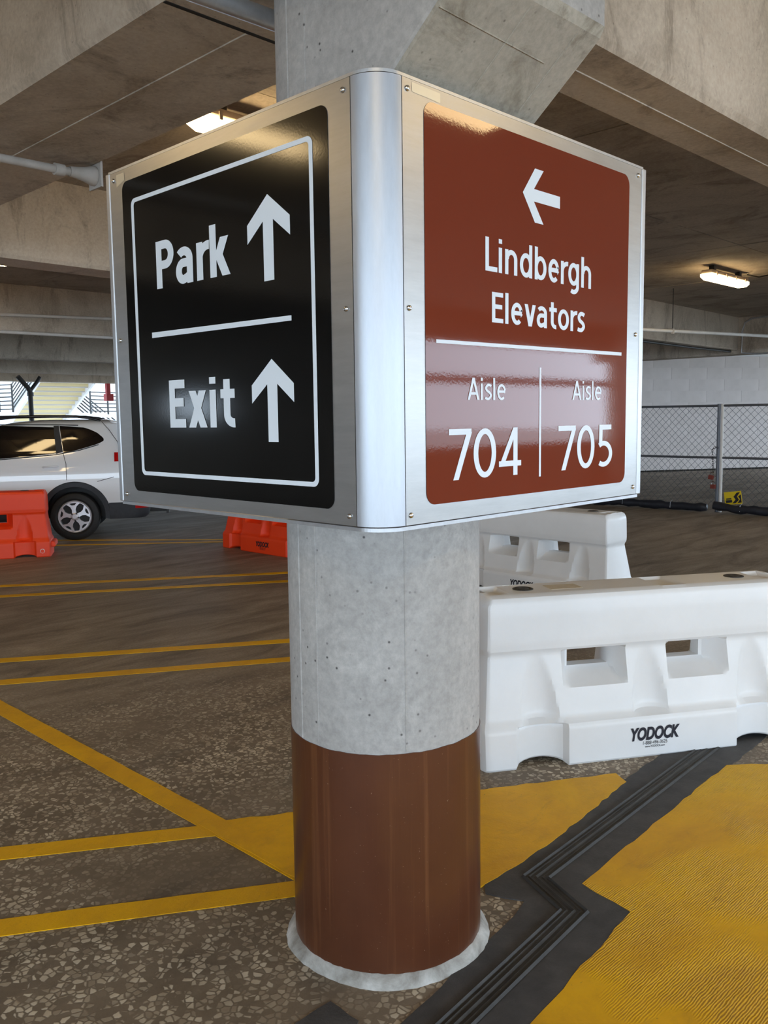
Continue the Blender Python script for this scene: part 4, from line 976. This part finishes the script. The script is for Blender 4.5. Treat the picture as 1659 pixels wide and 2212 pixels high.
# rear: lamps, dark bumper, glass, hitch
def wrap(z0, z1, a_from, a_to, grow, x_from=None, nz=6):
    """a patch that wraps the near (or far) tail corner"""
    vs = []; fs = []; n = 18
    for j in range(nz+1):
        z = z0+(z1-z0)*j/nz; y0 = side_y(z)-grow; b = lerp_tab(XR, z)+grow; rr = .20+.06*(z > 1.2)
        pts = [(x_from+(b-rr-x_from)*k/6, y0) for k in range(6)] if x_from is not None else []
        pts += [(b-rr+rr*cos(radians(t)), y0+rr+rr*sin(radians(t))) for t in [a_from+(a_to-a_from)*k/n for k in range(n+1)]]
        vs += [(x, y, z) for x, y in pts]
    q = len(vs)//(nz+1)
    for j in range(nz):
        for k in range(q-1): fs.append((j*q+k, j*q+k+1, (j+1)*q+k+1, (j+1)*q+k))
    return MB().add(vs, fs)
def mirror(mb): return MB().add([(x, CW-y, z) for x, y, z in mb.v], mb.f)
for mk, nme, mt, kw in ((wrap(.295, .53, -90, 90, .014, .475), 'rear_bumper', 'car_trim', {'label': 'black plastic rear bumper'}),
                        (wrap(1.12, 1.25, -90, 30, .008, .575), 'tail_lamp', 'lamp_red', {'label': 'red tail lamp'}),
                        (wrap(.44, .53, -90, -20, .022, .84), 'bumper_reflector', 'lamp_red', {'label': 'red bumper reflector'})):
    obj(nme, mk, M[mt], CAR, world=False, smooth=50, **kw); obj(nme, mirror(mk), M[mt], CAR, world=False, smooth=50, **kw)
m = MB(); vs = []
for z, yi in ((1.26, .30), (1.40, .34), (1.55, .38)):
    x = lerp_tab(XR, z)+.006; vs += [(x, yi, z), (x, CW-yi, z)]
obj('rear_window', m.add(vs, [(0, 1, 3, 2), (2, 3, 5, 4)]), M['car_glass'], CAR, world=False)
m = MB(); vs = []
for z, yi in ((1.17, .22), (1.30, .26), (1.50, .34), (1.61, .40)):
    x = lerp_tab(XF, z)-.008; vs += [(x, yi+.12, z), (x, CW-yi-.12, z)]
obj('windscreen', m.add(vs, [(0, 1, 3, 2), (2, 3, 5, 4), (4, 5, 7, 6)]), M['car_glass'], CAR, world=False)
obj('spoiler', MB().box(.50, .74, .36, CW-.36, 1.655, 1.70), M['car_white'], CAR, world=False, bevel=.02)
h = obj('hitch', MB().box(.80, 1.27, .86, .94, .30, .365).box(1.25, 1.29, .80, 1.0, .27, .41), M['black_metal'], CAR, world=False, bevel=.006)
obj('hitch_pin', MB().lathe([(.022, 0), (.022, .03)], 12, (1.16, .83, .335), axis='y'), M['steel'], h, world=True)
for ch_ in h.children: ch_.location = (0, 0, 0)
obj('tow_loop', MB().tube([(.66, .5, .34), (.72, .5, .30), (.82, .5, .30), (.88, .5, .34)], .025, 8), M['black_metal'], CAR, world=False, smooth=60)
def wheel(x, far):
    e = bpy.data.objects.new('wheel', None); C.objects.link(e); e.parent = CAR; e.location = (x, CW-.018 if far else .018, WR); e.rotation_euler = (0, 0, pi if far else 0)
    obj('tyre', MB().lathe([(.225, .02), (.235, .004), (.26, -.012), (.30, -.010), (.328, .004), (.343, .03), (.345, .06), (.345, .16), (.340, .19), (.30, .215), (.225, .20)], 56, axis='y', caps=False), M['tyre'], e, world=False, smooth=30)
    obj('barrel', MB().lathe([(.232, .004), (.225, -.006), (.216, .0), (.212, .02), (.205, .06), (.20, .16), (.02, .165)], 48, axis='y', caps=False), M['alloy'], e, world=False, smooth=35)
    obj('brake_shadow', MB().lathe([(.198, .065), (.002, .065)], 40, axis='y', caps=False), M['black_metal'], e, world=False)
    m = MB()
    for k in range(5):
        a0 = 2*pi*k/5 + pi/2 + .1
        def pp(r, a, y): return (r*cos(a0+a), y, r*sin(a0+a))
        ol = [(.030, .0), (.060, .50), (.105, .25), (.150, .29), (.205, .47), (.214, .32), (.165, .12), (.165, -.12), (.214, -.32), (.205, -.47), (.150, -.29), (.105, -.25), (.060, -.50)]
        f0 = [pp(r, a, -.004-.016*(1-r/.22)) for r, a in ol]; f1 = [pp(r, a, .04) for r, a in ol]; n = len(ol)
        m.add(f0+f1, [tuple(range(n))] + [(i, (i+1) % n, n+(i+1) % n, n+i) for i in range(n)])
        m.add([pp(.195, -.30+.6*j/6, -.003) for j in range(7)] + [pp(.216, -.30+.6*j/6, -.003) for j in range(7)], [(j, j+1, 8+j, 7+j) for j in range(6)])
        m.add([pp(.204, .40+.46*j/6, -.003) for j in range(7)] + [pp(.216, .40+.46*j/6, -.003) for j in range(7)], [(j, j+1, 8+j, 7+j) for j in range(6)])
    obj('spokes', m, M['alloy'], e, world=False, smooth=30)
    obj('hub_cap', MB().lathe([(.062, -.010), (.050, -.022), (.028, -.026), (.027, -.022), (.002, -.022)], 28, axis='y', caps=False), M['alloy'], e, world=False, smooth=40)
    for k in range(5):
        a = 2*pi*k/5+pi/2-.53; obj('lug_nut', MB().lathe([(.010, 0), (.010, -.012), (.002, -.014)], 8, (.052*cos(a), -.018, .052*sin(a)), axis='y', caps=False), M['black_metal'], e, world=False)
    return e
for x in (0.0, WB):
    for far in (False, True): wheel(x, far)

# ------------------------------------------------------------------ stairs outside, beyond the far parapet
st = empty('stair_flight', (14.9, 33, 0), label='open cream stair flight with warm light in its riser colour, seen from below beyond the car', cat='stairs')
ns = 20
for k in range(ns):
    y = 36.4-.285*k; z = .25+.158*k+.02
    obj('tread', MB().box(13.95, 15.9, y-.30, y, z, z+.05), M['grey_paint'], st)
    obj('riser', MB().box(13.95, 15.9, y-.03, y, z-.11, z), M['lamplit'], st)
for x in (13.80, 15.90):
    m = MB().prism([(36.5, 0.0), (36.5, .45), (30.6, 3.75), (30.6, 3.25)], x, x+.10).xf(lambda a, b, c: (c, a, b)); obj('stringer', m, M['white_wall'], st)
def railing(base, run, n, gap, label, posts=(0, 1), r=.028):
    e = empty('stair_railing', base[0], label=label, cat='railing', group='dark bar railings of the stair')
    for k in range(n): obj('bar', MB().tube([(p[0], p[1], p[2]+k*gap) for p in run], r, 6), M['black_metal'], e, smooth=60)
    for p in posts: q = run[p]; obj('post', MB().tube([(q[0], q[1], q[2]-.12), (q[0], q[1], q[2]+gap*(n-1)+.04)], r*1.3, 6), M['black_metal'], e, smooth=60)
    return e
railing([(13.3, 33, 2.0)], [(12.6, 33.2, 2.16), (13.30, 33.1, 2.18), (13.75, 33.0, 2.20), (13.75, 30.6, 3.5)], 7, .15, 'railing of the landing to the left of the stair flight', (1, 2))
railing([(16.1, 36.3, .5)], [(16.05, 36.4, .6), (16.05, 34.4, 1.7), (16.05, 30.6, 3.8)], 6, .15, 'railing up the far edge of the stair flight', (0, 1))
railing([(16.9, 33, 2.0)], [(16.85, 33, 2.12), (17.6, 33.0, 2.10), (18.4, 33.0, 2.10)], 6, .15, 'railing of the upper landing beside the red box', (0, 1, 2))
railing([(17.3, 34.4, 1.0)], [(16.2, 33.4, 2.5), (17.3, 33.4, 1.6), (18.6, 33.4, .6)], 6, .15, 'railing running down behind the red box', (0, 2))
obj('exterior_building', MB().box(-12, 50, 44, 50, -.32, 16), M['facade'], None, label='pale building facade behind the stairs', cat='building')
obj('landing_slab', MB().box(12.0, 13.8, 33, 34.6, 1.92, 2.08), M['white_wall'], None, label='white landing slab beside the stair flight', cat='landing')
obj('landing_slab', MB().box(16.7, 19.5, 33.0, 34.6, 1.85, 2.05), M['white_wall'], None, label='white landing slab behind the red box', cat='landing')
obj('stair_wall', MB().box(17.6, 18.3, 33.6, 34.2, 2.05, 3.1).box(16.9, 17.25, 34, 34.3, 2.05, 3.0), M['grey_paint'], None, label='grey panel behind the upper landing railing', cat='wall panel')
for x, y in ((12.2, 34.3), (18.9, 34.3)):
    obj('landing_post', MB().box(x-.1, x+.1, y-.1, y+.1, -.32, 1.92), M['white_wall'], None, label='white post under the landing at x %d' % x if False else ('white post under the landing beside the stair flight' if x < 15 else 'white post under the landing behind the red box'), cat='post')
